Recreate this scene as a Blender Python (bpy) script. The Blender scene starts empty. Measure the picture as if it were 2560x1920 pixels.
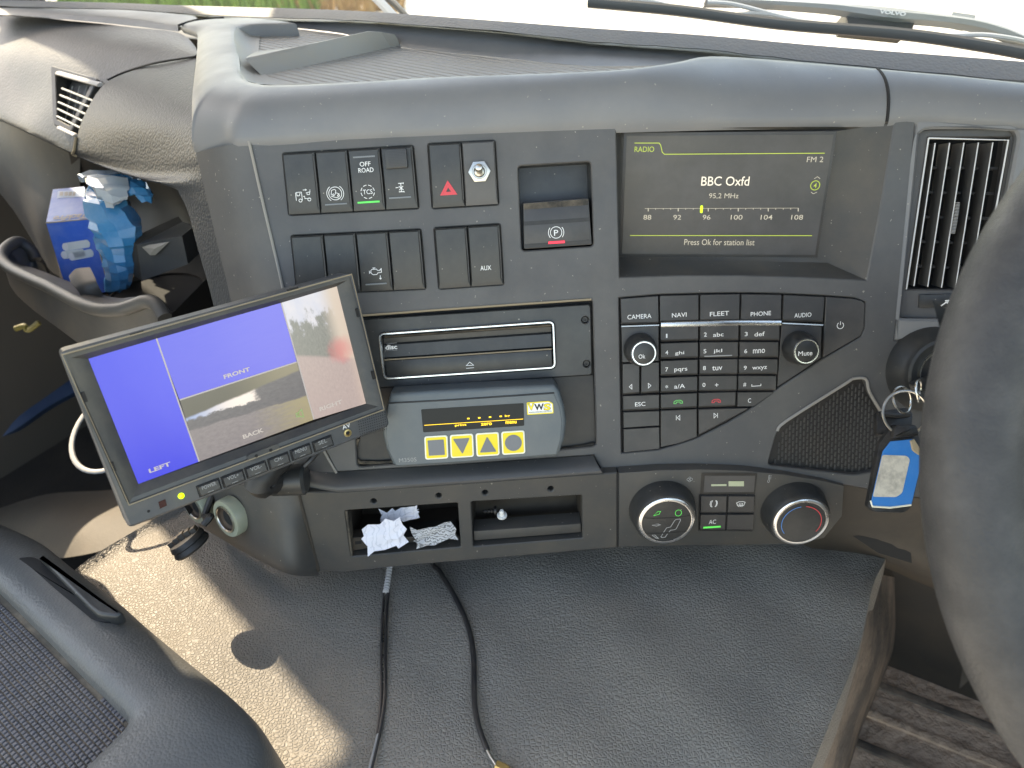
import bpy, math, random
from mathutils import Vector, Matrix
from mathutils.geometry import tessellate_polygon
random.seed(7)
rad = math.radians
sc = bpy.context.scene
col = sc.collection

# ------------------------------------------------------------------ camera
CAM = Vector((0, 0, 1.25)); PITCH = rad(35); ROLL = rad(3.6); FPX = 1923.0
fwd = Vector((0, math.cos(PITCH), -math.sin(PITCH)))
up0 = Vector((0, math.sin(PITCH), math.cos(PITCH)))
cr = Vector((1, 0, 0)) * math.cos(ROLL) - up0 * math.sin(ROLL)
cu_ = Vector((1, 0, 0)) * math.sin(ROLL) + up0 * math.cos(ROLL)
cam = bpy.data.cameras.new('camera'); camo = bpy.data.objects.new('camera', cam); col.objects.link(camo)
cam.sensor_width = 36; cam.sensor_fit = 'HORIZONTAL'; cam.lens = 36 * FPX / 2560
cam.clip_start = 0.02; cam.clip_end = 400
cam.dof.use_dof = True; cam.dof.focus_distance = 0.585; cam.dof.aperture_fstop = 9.0
camo.matrix_world = Matrix(((cr.x, cu_.x, -fwd.x, CAM.x), (cr.y, cu_.y, -fwd.y, CAM.y), (cr.z, cu_.z, -fwd.z, CAM.z), (0, 0, 0, 1)))
sc.camera = camo

# ------------------------------------------------------------------ light
CL = Vector((-.839, .545, 0)); CF = Vector((.545, .839, 0))      # cab left, cab forward
SUN_EL = rad(44); SUN_H = Vector((-.673, .740, 0)).normalized()  # horizontal direction towards the sun
w = bpy.data.worlds.new('World'); sc.world = w; w.use_nodes = True
nt = w.node_tree; nt.nodes.clear()
sky = nt.nodes.new('ShaderNodeTexSky'); sky.sky_type = 'NISHITA'; sky.sun_disc = False
sky.sun_elevation = SUN_EL; sky.sun_rotation = math.atan2(SUN_H.x, SUN_H.y)
bg = nt.nodes.new('ShaderNodeBackground'); bg.inputs[1].default_value = 0.15
out = nt.nodes.new('ShaderNodeOutputWorld')
nt.links.new(sky.outputs[0], bg.inputs[0]); nt.links.new(bg.outputs[0], out.inputs[0])
sl = bpy.data.lights.new('sun', 'SUN'); sl.energy = 2.0; sl.angle = rad(0.5); sl.color = (1, .97, .92)
so = bpy.data.objects.new('sun', sl); col.objects.link(so)
sdir = SUN_H * math.cos(SUN_EL) + Vector((0, 0, math.sin(SUN_EL)))
so.rotation_euler = sdir.to_track_quat('Z', 'Y').to_euler(); so.location = sdir * 20
vs = sc.view_settings; vs.view_transform = 'Standard'; vs.look = 'None'; vs.exposure = 2.42; vs.gamma = 1
vs.use_white_balance = True; vs.white_balance_temperature = 8700; vs.white_balance_tint = 11
sc.render.engine = 'CYCLES'
sc.cycles.use_denoising = True
sc.cycles.max_bounces = 8; sc.cycles.transparent_max_bounces = 12
sc.cycles.caustics_reflective = False; sc.cycles.caustics_refractive = False

# ------------------------------------------------------------------ measuring: sight lines onto the planes things lie on
def ray(x, y): return fwd + cr * ((x - 1280) / FPX) - cu_ * ((y - 960) / FPX)
def D(x, y, d): return CAM + ray(x, y) * d
def hit(x, y, O, N):
    d = ray(x, y); return CAM + d * ((O - CAM).dot(N) / d.dot(N))
def Zp(x, y, z): return hit(x, y, Vector((0, 0, z)), Vector((0, 0, 1)))
def depth(P): return (P - CAM).dot(fwd)

class Fr:
    def __init__(s, O, U, V, N=None):
        s.O = Vector(O); s.U = Vector(U).normalized()
        V = Vector(V); s.V = (V - s.U * V.dot(s.U)).normalized(); s.N = s.U.cross(s.V)
    def px(s, x, y, h=0):
        P = hit(x, y, s.O + s.N * h, s.N) - s.O; return (P.dot(s.U), P.dot(s.V))
    def P(s, pts, h=0): return [s.px(x, y, h) for x, y in pts]
    def w(s, u, v, h=0): return s.O + s.U * u + s.V * v + s.N * h
    def sub(s, u, v, h=0, rot=0):
        c, n = math.cos(rot), math.sin(rot)
        return Fr(s.w(u, v, h), s.U * c + s.V * n, s.V * c - s.U * n)
def Zm(ox, oy, k): return lambda x, y: (ox + x / k, oy + y / k)
R1 = Zm(0, 0, 2.44); R2 = Zm(860, 0, 2.44); R3 = Zm(1660, 0, 2.44); R4 = Zm(0, 620, 2.44); R5 = Zm(860, 620, 2.44); R6 = Zm(1660, 620, 2.44)
R7 = Zm(0, 1240, 2.44); R8 = Zm(860, 1240, 2.44); R9 = Zm(1660, 1240, 2.44)
S2 = Zm(680, 320, 3.687); S3 = Zm(1500, 300, 3.3515); S4 = Zm(1520, 700, 3.3515); S5 = Zm(900, 940, 3.814); S6 = Zm(1540, 1160, 3.814); S7 = Zm(840, 1190, 3.3515); S8 = Zm(60, 380, 3.456)
A1 = Zm(0, 0, 3.456); A2 = Zm(440, 0, 2.765); A3 = Zm(1440, 0, 1.975); A4 = Zm(2100, 260, 2.963); A5 = Zm(2100, 780, 2.676); A6 = Zm(0, 560, 2.243); A7 = Zm(380, 1120, 4.254); A8 = Zm(840, 1380, 3.072)
def M(z, *pts): return [z(*p) for p in pts]

# ------------------------------------------------------------------ materials
def mat(name, c, rough=.5, metal=0, spec=.5, grain=None, dust=None, coat=0, vary=.0, emit=None, specks=0, alpha=1, trans=0, rvar=0):
    m = bpy.data.materials.new(name); m.use_nodes = True; n = m.node_tree.nodes; L = m.node_tree.links
    b = n['Principled BSDF']; c4 = (*c, 1)
    b.inputs['Base Color'].default_value = c4; b.inputs['Roughness'].default_value = rough; b.inputs['Metallic'].default_value = metal
    b.inputs['Specular IOR Level'].default_value = spec; b.inputs['Coat Weight'].default_value = coat
    b.inputs['Alpha'].default_value = alpha; b.inputs['Transmission Weight'].default_value = trans
    if emit: b.inputs['Emission Color'].default_value = (*emit[0], 1); b.inputs['Emission Strength'].default_value = emit[1] * .48
    tc = n.new('ShaderNodeTexCoord'); cur = None
    def noise(scale, detail=4, r=.55):
        t = n.new('ShaderNodeTexNoise'); t.inputs['Scale'].default_value = scale; t.inputs['Detail'].default_value = detail; t.inputs['Roughness'].default_value = r
        L.new(tc.outputs['Object'], t.inputs['Vector']); return t
    def ramp(src, a, bb, ca=(0, 0, 0, 1), cb=(1, 1, 1, 1)):
        r = n.new('ShaderNodeValToRGB'); r.color_ramp.elements[0].position = a; r.color_ramp.elements[1].position = bb
        r.color_ramp.elements[0].color = ca; r.color_ramp.elements[1].color = cb; L.new(src, r.inputs[0]); return r
    def mix(fac, a, bcol):
        x = n.new('ShaderNodeMix'); x.data_type = 'RGBA'
        if hasattr(fac, 'links'): L.new(fac, x.inputs[0])
        else: x.inputs[0].default_value = fac
        for sock, v in ((x.inputs[6], a), (x.inputs[7], bcol)):
            if hasattr(v, 'links'): L.new(v, sock)
            else: sock.default_value = v
        return x.outputs[2]
    cur = c4
    if vary:
        cur = mix(ramp(noise(14, 5).outputs[0], .3, .75).outputs[0], (*[k * (1 - vary) for k in c], 1), (*[min(1, k * (1 + vary)) for k in c], 1))
    if dust:
        dc, amt, sca = dust
        r = ramp(noise(sca, 8, .68).outputs[0], .42, .78, (0, 0, 0, 1), (amt, amt, amt, 1))
        cur = mix(r.outputs[0], cur, (*dc, 1))
    if specks:
        r = ramp(noise(420, 1, .3).outputs[0], .80 - specks * .04, .83 - specks * .04, (0, 0, 0, 1), (.5, .5, .5, 1))
        cur = mix(r.outputs[0], cur, (.42, .38, .31, 1))
    if hasattr(cur, 'links'): L.new(cur, b.inputs['Base Color'])
    if rvar:
        r = ramp(noise(30, 6, .6).outputs[0], .3, .75, (max(0, rough - rvar),) * 3 + (1,), (min(1, rough + rvar),) * 3 + (1,)); L.new(r.outputs[0], b.inputs['Roughness'])
    if grain:
        kind, scale, strength, dist = grain
        bp = n.new('ShaderNodeBump'); bp.inputs['Strength'].default_value = strength; bp.inputs['Distance'].default_value = dist
        if kind == 'noise': hgt = noise(scale, 3).outputs[0]
        elif kind == 'wave':
            t = n.new('ShaderNodeTexWave'); t.inputs['Scale'].default_value = scale; t.bands_direction = 'DIAGONAL'
            L.new(tc.outputs['Object'], t.inputs['Vector']); hgt = t.outputs['Fac' if 'Fac' in t.outputs else 1]
        else:
            nz = noise(scale * .45, 2)
            mp = n.new('ShaderNodeVectorMath'); mp.operation = 'MULTIPLY_ADD'; mp.inputs[1].default_value = (.6 / scale,) * 3
            L.new(nz.outputs[1], mp.inputs[0]); L.new(tc.outputs['Object'], mp.inputs[2])
            t = n.new('ShaderNodeTexVoronoi'); t.feature = 'DISTANCE_TO_EDGE' if kind == 'pebble' else 'F1'; t.inputs['Scale'].default_value = scale
            L.new(mp.outputs[0], t.inputs['Vector'])
            if kind == 'pebble': rr_ = ramp(t.outputs['Distance'], 0, .26); rr_.color_ramp.interpolation = 'EASE'; hgt = rr_.outputs[0]
            else: hgt = t.outputs['Distance']; bp.invert = True
        L.new(hgt, bp.inputs['Height']); L.new(bp.outputs[0], b.inputs['Normal'])
    return m
DUST = (.30, .24, .17)
MT = {}
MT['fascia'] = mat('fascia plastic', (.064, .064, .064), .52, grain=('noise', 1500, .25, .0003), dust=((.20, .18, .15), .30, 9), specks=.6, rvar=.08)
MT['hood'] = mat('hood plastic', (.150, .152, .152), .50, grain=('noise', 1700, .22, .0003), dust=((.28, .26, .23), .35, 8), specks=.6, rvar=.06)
MT['tray'] = mat('tray plastic', (.24, .23, .21), .6, grain=('noise', 900, .25, .0004), dust=(DUST, .6, 14))
MT['traymat'] = mat('ribbed tray mat', (.28, .265, .24), .65, grain=('wave', 60, .9, .002), dust=(DUST, .35, 20))
MT['lower'] = mat('lower fascia plastic', (.046, .045, .042), .55, grain=('noise', 1500, .25, .0003), dust=((.14, .11, .075), .45, 11), specks=.5)
MT['switch'] = mat('switch plastic', (.020, .021, .021), .40, grain=('noise', 2200, .15, .0002), dust=((.15, .14, .12), .25, 22), specks=.4, rvar=.08)
MT['key'] = mat('key plastic', (.038, .037, .036), .45, grain=('noise', 2200, .15, .0002), dust=((.16, .14, .12), .30, 18), rvar=.08)
MT['black'] = mat('black plastic', (.012, .012, .012), .5, dust=((.10, .08, .06), .35, 25))
MT['void'] = mat('dark recess plastic', (.008, .0075, .007), .8)
MT['gap'] = mat('dusty gap plastic', (.03, .026, .02), .8, dust=(DUST, .7, 60))
MT['white'] = mat('white print', (.75, .75, .72), .5)
MT['greyprint'] = mat('grey print', (.30, .30, .29), .5)
MT['dimbar'] = mat('unlit indicator lens', (.16, .17, .17), .35)
MT['redprint'] = mat('red print', (.62, .05, .06), .4)
MT['redled'] = mat('red lamp', (.3, .01, .02), .3, emit=((1, .03, .08), .55))
MT['greenled'] = mat('green lamp', (.02, .3, .05), .3, emit=((.07, .85, .16), .32))
MT['greenprint'] = mat('green print', (.10, .50, .12), .4)
MT['blueprint'] = mat('blue print', (.05, .22, .55), .4)
MT['chrome'] = mat('satin chrome', (.72, .72, .71), .28, 1, rvar=.1)
MT['steel'] = mat('worn steel', (.55, .53, .48), .3, 1, dust=(DUST, .3, 60), rvar=.12)
MT['brass'] = mat('worn brass', (.55, .42, .2), .35, 1)
MT['screen'] = mat('display glass', (.055, .054, .052), .42, spec=.5, dust=((.16, .15, .15), .3, 16), rvar=.1)
MT['scrwhite'] = mat('display white', (.3, .3, .28), .4, emit=((1, 1, .92), .30))
MT['scrgrey'] = mat('display grey', (.2, .2, .18), .4, emit=((.9, .9, .8), .17))
MT['scrgreen'] = mat('display green', (.2, .25, .05), .4, emit=((.55, .80, .10), .20))
MT['scrlime'] = mat('display lime', (.2, .3, .02), .4, emit=((.55, 1, .04), .5))
MT['leather'] = mat('soft grained pad', (.040, .043, .046), .5, spec=.3, grain=('cell', 420, .5, .0008), dust=((.2, .19, .17), .12, 10))
MT['leather2'] = mat('grained dash skin', (.068, .069, .070), .5, spec=.4, grain=('cell', 330, .4, .0008), dust=((.2, .19, .17), .2, 10))
MT['foam'] = mat('grained windscreen trim', (.16, .155, .148), .6, grain=('cell', 330, .4, .0009), dust=(DUST, .2, 14))
MT['vinyl'] = mat('pebbled vinyl', (.215, .197, .168), .58, grain=('pebble', 330, .60, .0012), dust=((.30, .255, .195), .6, 5), vary=.10, rvar=.06)
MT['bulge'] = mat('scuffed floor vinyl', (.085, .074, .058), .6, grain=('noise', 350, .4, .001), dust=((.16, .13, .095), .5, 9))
MT['console'] = mat('console skin', (.100, .103, .101), .46, grain=('cell', 520, .45, .0007), dust=((.22, .18, .12), .25, 7), vary=.15)
MT['stud'] = mat('rubber mat', (.085, .086, .098), .45, dust=(DUST, .25, 30))
MT['matbase'] = mat('dusty mat base', (.085, .075, .058), .8, dust=(DUST, .8, 40))
MT['monitor'] = mat('monitor housing', (.055, .058, .062), .40, grain=('noise', 1800, .2, .0003), dust=((.2, .17, .12), .3, 20), rvar=.08)
MT['monbezel'] = mat('monitor bezel', (.030, .031, .033), .42, dust=((.2, .17, .12), .3, 25))
MT['duststrip'] = mat('dust line', (.26, .21, .14), .9)
MT['device'] = mat('blue grey casing', (.082, .100, .108), .45, grain=('noise', 1200, .15, .0003), dust=((.3, .28, .24), .2, 18), rvar=.08)
MT['yellow'] = mat('yellow key', (.80, .62, .01), .4, dust=((.5, .4, .2), .2, 60))
MT['cream'] = mat('cream key border', (.80, .78, .62), .4)
MT['symbol'] = mat('grey key symbol', (.14, .15, .16), .45)
MT['oled'] = mat('display window', (.003, .004, .006), .3, spec=.25)
MT['amber'] = mat('amber pixels', (.3, .2, .0), .4, emit=((1, .68, .03), .75))
MT['paper'] = mat('white paper', (.70, .69, .74), .8, dust=((.4, .38, .42), .3, 30))
MT['paper2'] = mat('printed grey paper', (.34, .34, .34), .7, dust=((.08, .08, .08), .7, 90))
MT['nylon'] = mat('white nylon', (.75, .74, .70), .45)
MT['box'] = mat('blue carton', (.025, .13, .60), .45, dust=((.35, .45, .7), .45, 22))
MT['boxtop'] = mat('blue carton top', (.04, .15, .50), .45, dust=((.4, .5, .7), .5, 25))
MT['boxside'] = mat('worn carton edge', (.45, .38, .28), .8)
MT['boxlabel'] = mat('pale blue label', (.40, .52, .68), .5, dust=((.2, .3, .5), .4, 40))
MT['roll'] = mat('printed paper rolls', (.62, .64, .66), .6, dust=((.35, .4, .5), .4, 40))
MT['bag'] = mat('blue polythene', (.02, .27, .56), .22, spec=.6, trans=.25, dust=((.25, .5, .7), .5, 25))
MT['bagclear'] = mat('clear polythene', (.55, .62, .66), .15, spec=.7, trans=.3, dust=((.7, .7, .7), .6, 40))
MT['cup'] = mat('storage plastic', (.050, .051, .051), .5, dust=((.22, .17, .11), .3, 12), grain=('noise', 1500, .2, .0003))
MT['brown'] = mat('dusty brown plastic', (.034, .027, .020), .7, dust=((.10, .075, .05), .5, 14))
MT['dark'] = mat('dark trim', (.016, .015, .014), .6, dust=((.06, .045, .03), .5, 9))
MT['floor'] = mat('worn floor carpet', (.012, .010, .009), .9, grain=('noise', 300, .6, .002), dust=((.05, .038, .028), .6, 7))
MT['mud'] = mat('dried mud', (.52, .37, .26), .9, grain=('noise', 70, .9, .008), dust=((.12, .095, .075), .9, 11))
MT['rubber'] = mat('muddy rubber', (.07, .06, .05), .6, grain=('noise', 120, .6, .003), dust=((.42, .31, .22), .95, 9))
MT['wheel'] = mat('worn wheel leather', (.034, .034, .034), .52, spec=.35, grain=('cell', 900, .4, .0006), dust=((.10, .095, .09), .45, 45), rvar=.14)
MT['cable'] = mat('cable rubber', (.018, .018, .019), .38, dust=((.16, .13, .1), .3, 30))
MT['conduit'] = mat('white conduit', (.60, .57, .54), .5, dust=((.4, .33, .25), .4, 60))
MT['fobblack'] = mat('black leather fob', (.012, .012, .012), .4, dust=((.12, .1, .08), .4, 60))
MT['fobblue'] = mat('blue fob paper', (.015, .20, .55), .35, dust=((.1, .3, .6), .4, 60))
MT['fobwhite'] = mat('worn fob label', (.62, .57, .47), .6, dust=((.22, .2, .17), .85, 150))
MT['kraft'] = mat('torn card', (.34, .27, .17), .9)
MT['ringplastic'] = mat('pale green socket ring', (.26, .28, .21), .4, dust=((.35, .28, .18), .4, 60))
MT['socket'] = mat('rusty socket', (.05, .032, .022), .8, dust=((.16, .10, .06), .6, 60))
MT['wiper'] = mat('wiper black', (.09, .09, .085), .45)
MT['wiperarm'] = mat('wiper arm grey', (.34, .36, .37), .45)  # pale grey puts windscreen glare into the arm colour
MT['slat'] = mat('vent slat', (.085, .083, .078), .4)
MT['slatedge'] = mat('slat edge', (.62, .62, .60), .4)
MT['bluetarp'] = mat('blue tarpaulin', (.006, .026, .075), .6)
MT['greenbag'] = mat('green wrapper', (.015, .16, .05), .45)
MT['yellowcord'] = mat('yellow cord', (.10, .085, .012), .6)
MT['cab'] = mat('cab lining', (.45, .42, .37), .8)
MT['dooropen'] = mat('door trim', (.045, .042, .040), .7)
MT['led'] = mat('power lamp', (.3, .5, .02), .3, emit=((.45, 1, .02), .9))
MT['irwindow'] = mat('infrared window', (.035, .008, .008), .2)
MT['stickyel'] = mat('sticker yellow', (.85, .68, .02), .45)
MT['stickwhite'] = mat('sticker white', (.8, .8, .76), .45)
MT['stickblack'] = mat('sticker black', (.015, .015, .015), .45)
MT['haze'] = mat('ground', (.5, .46, .4), .9)

def sky_glass():
    m = bpy.data.materials.new('windscreen glass'); m.use_nodes = True; n = m.node_tree.nodes; L = m.node_tree.links; n.clear()
    o = n.new('ShaderNodeOutputMaterial'); tr = n.new('ShaderNodeBsdfTransparent'); gl = n.new('ShaderNodeBsdfGlossy'); gl.inputs['Roughness'].default_value = .02
    tr.inputs[0].default_value = (.90, .93, .91, 1)
    df = n.new('ShaderNodeBsdfTranslucent'); df.inputs[0].default_value = (.8, .78, .7, 1)
    a = n.new('ShaderNodeMixShader'); a.inputs[0].default_value = .03; b = n.new('ShaderNodeMixShader'); b.inputs[0].default_value = .05
    L.new(tr.outputs[0], a.inputs[1]); L.new(df.outputs[0], a.inputs[2]); L.new(a.outputs[0], b.inputs[1]); L.new(gl.outputs[0], b.inputs[2]); L.new(b.outputs[0], o.inputs[0])
    return m
MT['glass'] = sky_glass()

# ------------------------------------------------------------------ mesh building
def area2(p): return sum(p[i][0] * p[(i + 1) % len(p)][1] - p[(i + 1) % len(p)][0] * p[i][1] for i in range(len(p)))
def ccw(p): return list(p) if area2(p) > 0 else list(reversed(p))
def inset(p, d):
    p = ccw(p); n = len(p); o = []
    dl = d if isinstance(d, (list, tuple)) else [d] * n
    for i in range(n):
        a, b, c = Vector(p[i - 1]), Vector(p[i]), Vector(p[(i + 1) % n])
        e1 = (b - a).normalized() if (b - a).length > 1e-9 else Vector((1, 0)); e2 = (c - b).normalized() if (c - b).length > 1e-9 else e1
        n1 = Vector((-e1.y, e1.x)); n2 = Vector((-e2.y, e2.x)); k = n1 + n2; q = k.dot(k)
        k = k * (2 / q) if q > .3 else n1
        o.append(tuple(b + k * dl[i]))
    return o
def rpoly(pts, r, n=4):
    pts = ccw(pts); o = []; N = len(pts); rl = r if isinstance(r, (list, tuple)) else [r] * N
    for i in range(N):
        a, b, c = Vector(pts[i - 1]), Vector(pts[i]), Vector(pts[(i + 1) % N])
        rr = min(rl[i], (a - b).length * .49, (c - b).length * .49)
        if rr < 1e-6: o.append(tuple(b)); continue
        s = b + (a - b).normalized() * rr; e = b + (c - b).normalized() * rr
        for k in range(n + 1):
            t = k / n; o.append(tuple(s * (1 - t) ** 2 + b * 2 * t * (1 - t) + e * t * t))
    return o
def smoothline(pts, n=8, closed=False):
    P = [Vector(p) for p in pts]; o = []; N = len(P)
    for i in range(N if closed else N - 1):
        g = lambda k: P[k % N] if closed else P[max(0, min(N - 1, k))]
        a, b, c, d = g(i - 1), g(i), g(i + 1), g(i + 2)
        for k in range(n):
            t = k / n
            o.append(.5 * (2 * b + (c - a) * t + (2 * a - 5 * b + 4 * c - d) * t * t + (3 * b - a - 3 * c + d) * t ** 3))
    if not closed: o.append(P[-1])
    return o
class B:
    def __init__(s): s.v = []; s.f = []
    def add(s, vs, fs):
        k = len(s.v); s.v += [Vector(p) for p in vs]; s.f += [[i + k for i in f] for f in fs]; return s
    def ring(s, a, b, n):
        s.f += [[a + i, a + (i + 1) % n, b + (i + 1) % n, b + i] for i in range(n)]
    def prism(s, fr, uv, h0, h1, bev=0, seg=2, bottom=False, cap=True):
        uv = ccw(uv); n = len(uv); lev = [(0, h0)]
        if bev:
            for k in range(seg + 1):
                a = k / seg * math.pi / 2; lev.append((bev * (1 - math.cos(a)), h1 - bev + bev * math.sin(a)))
        else: lev.append((0, h1))
        ks = []
        for d, h in lev:
            q = inset(uv, d) if d else uv; ks.append(len(s.v)); s.v += [fr.w(u, v, h) for u, v in q]
        for a, b in zip(ks, ks[1:]): s.ring(a, b, n)
        if cap: s.f.append(list(range(ks[-1], ks[-1] + n)))
        if bottom: s.f.append(list(reversed(range(ks[0], ks[0] + n))))
        return s
    def keycap(s, fr, quad, h0, h1, l=.0008, r=.0008, t=.0008, b=.0008, tilt=0):
        # quad: TL TR BR BL in uv, its shoulders inset by side
        TL, TR, BR, BL = [Vector(q) for q in quad]
        q = [BL, BR, TR, TL]; s0 = len(s.v); s.v += [fr.w(*p, h0) for p in q]
        m = [Vector(p) for p in q]; s.v += [fr.w(*p, h1 - min(.0015, (h1 - h0) * .5)) for p in m]
        ux = (TR - TL).normalized(); vy = (TL - BL).normalized()
        tp = [(BL + ux * l + vy * b, h1 + tilt), (BR - ux * r + vy * b, h1 + tilt), (TR - ux * r - vy * t, h1), (TL + ux * l - vy * t, h1)]
        s.v += [fr.w(*p, h) for p, h in tp]
        s.ring(s0, s0 + 4, 4); s.ring(s0 + 4, s0 + 8, 4); s.f.append([s0 + 8, s0 + 9, s0 + 10, s0 + 11]); return s
    def plate(s, fr, outer, holes, h, dep, cham=.001, outer_dep=None):
        outer = ccw(outer); H = [ccw(q) for q in holes]; O = inset(outer, cham)
        E = [inset(q, -cham) for q in H]
        loops = [[Vector((*p, 0)) for p in O]] + [[Vector((*p, 0)) for p in reversed(q)] for q in E]
        flat = [p for lp in loops for p in lp]; k = len(s.v)
        s.v += [fr.w(p.x, p.y, h) for p in flat]
        for tri in tessellate_polygon(loops):
            a, b, c = [flat[i] for i in tri]
            cr_ = (b - a).cross(c - a).z
            s.f.append([k + i for i in (tri if cr_ > 0 else reversed(tri))])
        k0 = k; n = len(O); a = len(s.v); s.v += [fr.w(*p, h - cham) for p in outer]; s.ring(a, k0, n)
        od = dep if outer_dep is None else outer_dep
        b = len(s.v); s.v += [fr.w(*p, h - od) for p in outer]; s.ring(b, a, n)
        k0 += n
        for q, e in zip(H, E):
            n = len(q); a = len(s.v); s.v += [fr.w(*p, h - cham) for p in reversed(q)]; s.ring(a, k0, n)
            b = len(s.v); s.v += [fr.w(*p, h - dep) for p in reversed(q)]; s.ring(b, a, n); k0 += n
        return s
    def lathe(s, fr, prof, n=36, sx=1, sy=1, cap=True):
        ks = []
        for r, h in prof:
            ks.append(len(s.v)); s.v += [fr.w(r * sx * math.cos(2 * math.pi * i / n), r * sy * math.sin(2 * math.pi * i / n), h) for i in range(n)]
        for a, b in zip(ks, ks[1:]): s.ring(a, b, n)
        if cap: s.f.append(list(range(ks[-1], ks[-1] + n)))
        return s
    def tube(s, pts, r, n=10, caps=True, closed=False, flat=1.0, nrm=None):
        P = [Vector(p) for p in pts]; N = len(P); rl = r if isinstance(r, (list, tuple)) else [r] * N
        ks = []; pu = None
        for i in range(N):
            if closed: t = (P[(i + 1) % N] - P[i - 1]).normalized()
            else: t = (P[min(i + 1, N - 1)] - P[max(i - 1, 0)]).normalized()
            if nrm is not None: pu = Vector(nrm)
            if pu is None: pu = Vector((0, 0, 1)) if abs(t.z) < .9 else Vector((1, 0, 0))
            pu = (pu - t * pu.dot(t)).normalized(); q = t.cross(pu)
            ks.append(len(s.v)); s.v += [P[i] + (q * math.cos(2 * math.pi * j / n) + pu * flat * math.sin(2 * math.pi * j / n)) * rl[i] for j in range(n)]
        for a, b in zip(ks, ks[1:]): s.ring(a, b, n)
        if closed: s.ring(ks[-1], ks[0], n)
        elif caps: s.f.append(list(reversed(range(ks[0], ks[0] + n)))); s.f.append(list(range(ks[-1], ks[-1] + n)))
        return s
    def loft(s, rows, closed=False):
        n = len(rows[0]); k = len(s.v)
        for r in rows: s.v += [Vector(p) for p in r]
        for j in range(len(rows) - 1):
            for i in range(n if closed else n - 1):
                a = k + j * n + i; b = k + j * n + (i + 1) % n; s.f.append([a, b, b + n, a + n])
        return s
    def ribbon(s, fr, line, wd, h, closed=False, th=.0002):
        P = [Vector(p) for p in line]; N = len(P); L, Rr = [], []
        for i in range(N):
            if closed: d1 = P[i] - P[i - 1]; d2 = P[(i + 1) % N] - P[i]
            else: d1 = P[i] - P[max(i - 1, 0)]; d2 = P[min(i + 1, N - 1)] - P[i]
            if d1.length < 1e-9: d1 = d2
            if d2.length < 1e-9: d2 = d1
            d1 = d1.normalized(); d2 = d2.normalized()
            nn = Vector((-d1.y, d1.x)) + Vector((-d2.y, d2.x)); q = nn.dot(nn); nn = nn * (2 / q) if q > .5 else Vector((-d1.y, d1.x))
            L.append(P[i] + nn * wd / 2); Rr.append(P[i] - nn * wd / 2)
        k = len(s.v); s.v += [fr.w(*p, h) for p in L] + [fr.w(*p, h) for p in Rr]
        for i in range(N if closed else N - 1):
            j = (i + 1) % N; s.f.append([k + i, k + N + i, k + N + j, k + j])
        return s
    def box(s, fr, u0, v0, u1, v1, h0, h1, bev=0):
        return s.prism(fr, [(u0, v0), (u1, v0), (u1, v1), (u0, v1)], h0, h1, bev, bottom=True)
    def poly(s, fr, uv, h):
        uv = ccw(uv); k = len(s.v); s.v += [fr.w(*p, h) for p in uv]
        tr = tessellate_polygon([[Vector((*p, 0)) for p in uv]])
        for t in tr:
            a, b, c = [Vector(uv[i]) for i in t]; cc = (b - a).x * (c - a).y - (b - a).y * (c - a).x
            s.f.append([k + i for i in (t if cc > 0 else reversed(t))])
        return s
    def build(s, name, m, parent=None, smooth=38, flip=False, uv=None):
        me = bpy.data.meshes.new(name)
        inv = parent_mat(parent).inverted() if parent else Matrix()
        me.from_pydata([inv @ p for p in s.v], [], [list(reversed(f)) for f in s.f] if flip else s.f); me.validate(); me.update()
        if smooth:
            me.polygons.foreach_set('use_smooth', [True] * len(me.polygons)); me.set_sharp_from_angle(angle=rad(smooth))
        me.materials.append(MT[m] if isinstance(m, str) else m)
        o = bpy.data.objects.new(name, me); col.objects.link(o)
        if parent: o.parent = parent
        return o
_pm = {}
def parent_mat(o):
    while o.parent: o = o.parent
    return _pm.get(o, o.matrix_basis)
def thing(name, label, cat, loc, group=None, kind=None):
    o = bpy.data.objects.new(name, None); col.objects.link(o); o.location = Vector(loc); o.empty_display_size = .02
    _pm[o] = Matrix.Translation(Vector(loc)); tag(o, label, cat, group, kind); return o
def tag(o, label, cat=None, group=None, kind=None):
    o['label'] = label
    if cat: o['category'] = cat
    if group: o['group'] = group
    if kind: o['kind'] = kind
    return o
def one(b, name, m, label, cat, group=None, kind=None, **k):
    # a thing that is a single mesh: origin at its own base
    c = sum(b.v, Vector()) / len(b.v); c.z = min(p.z for p in b.v)
    b.v = [p - c for p in b.v]; o = b.build(name, m, **k); o.location = c; return tag(o, label, cat, group, kind)
_tx = {}
def text_mesh(s, bold=.0):
    if 'M' in s: bold = 0
    if (s, bold) in _tx: return _tx[s, bold]
    cu = bpy.data.curves.new('t', 'FONT'); cu.body = s; cu.resolution_u = 3; cu.offset = bold; cu.align_x = 'CENTER'; cu.space_line = .85
    o = bpy.data.objects.new('t', cu); col.objects.link(o); dg = bpy.context.evaluated_depsgraph_get()
    me = bpy.data.meshes.new_from_object(o.evaluated_get(dg))
    V = [(p.co.x, p.co.y) for p in me.vertices]; Fc = [list(p.vertices) for p in me.polygons]
    bpy.data.objects.remove(o); bpy.data.curves.remove(cu); bpy.data.meshes.remove(me)
    x0 = min(p[0] for p in V); x1 = max(p[0] for p in V); y0 = min(p[1] for p in V); y1 = max(p[1] for p in V)
    _tx[s, bold] = ([((x - (x0 + x1) / 2), (y - (y0 + y1) / 2)) for x, y in V], Fc, x1 - x0, y1 - y0); return _tx[s, bold]
def pxs(fr, x, y, h=0):
    a = Vector(fr.px(x - 8, y, h)); b = Vector(fr.px(x + 8, y, h)); c = Vector(fr.px(x, y - 8, h)); d = Vector(fr.px(x, y + 8, h))
    return (a - b).length / 16, (c - d).length / 16
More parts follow.
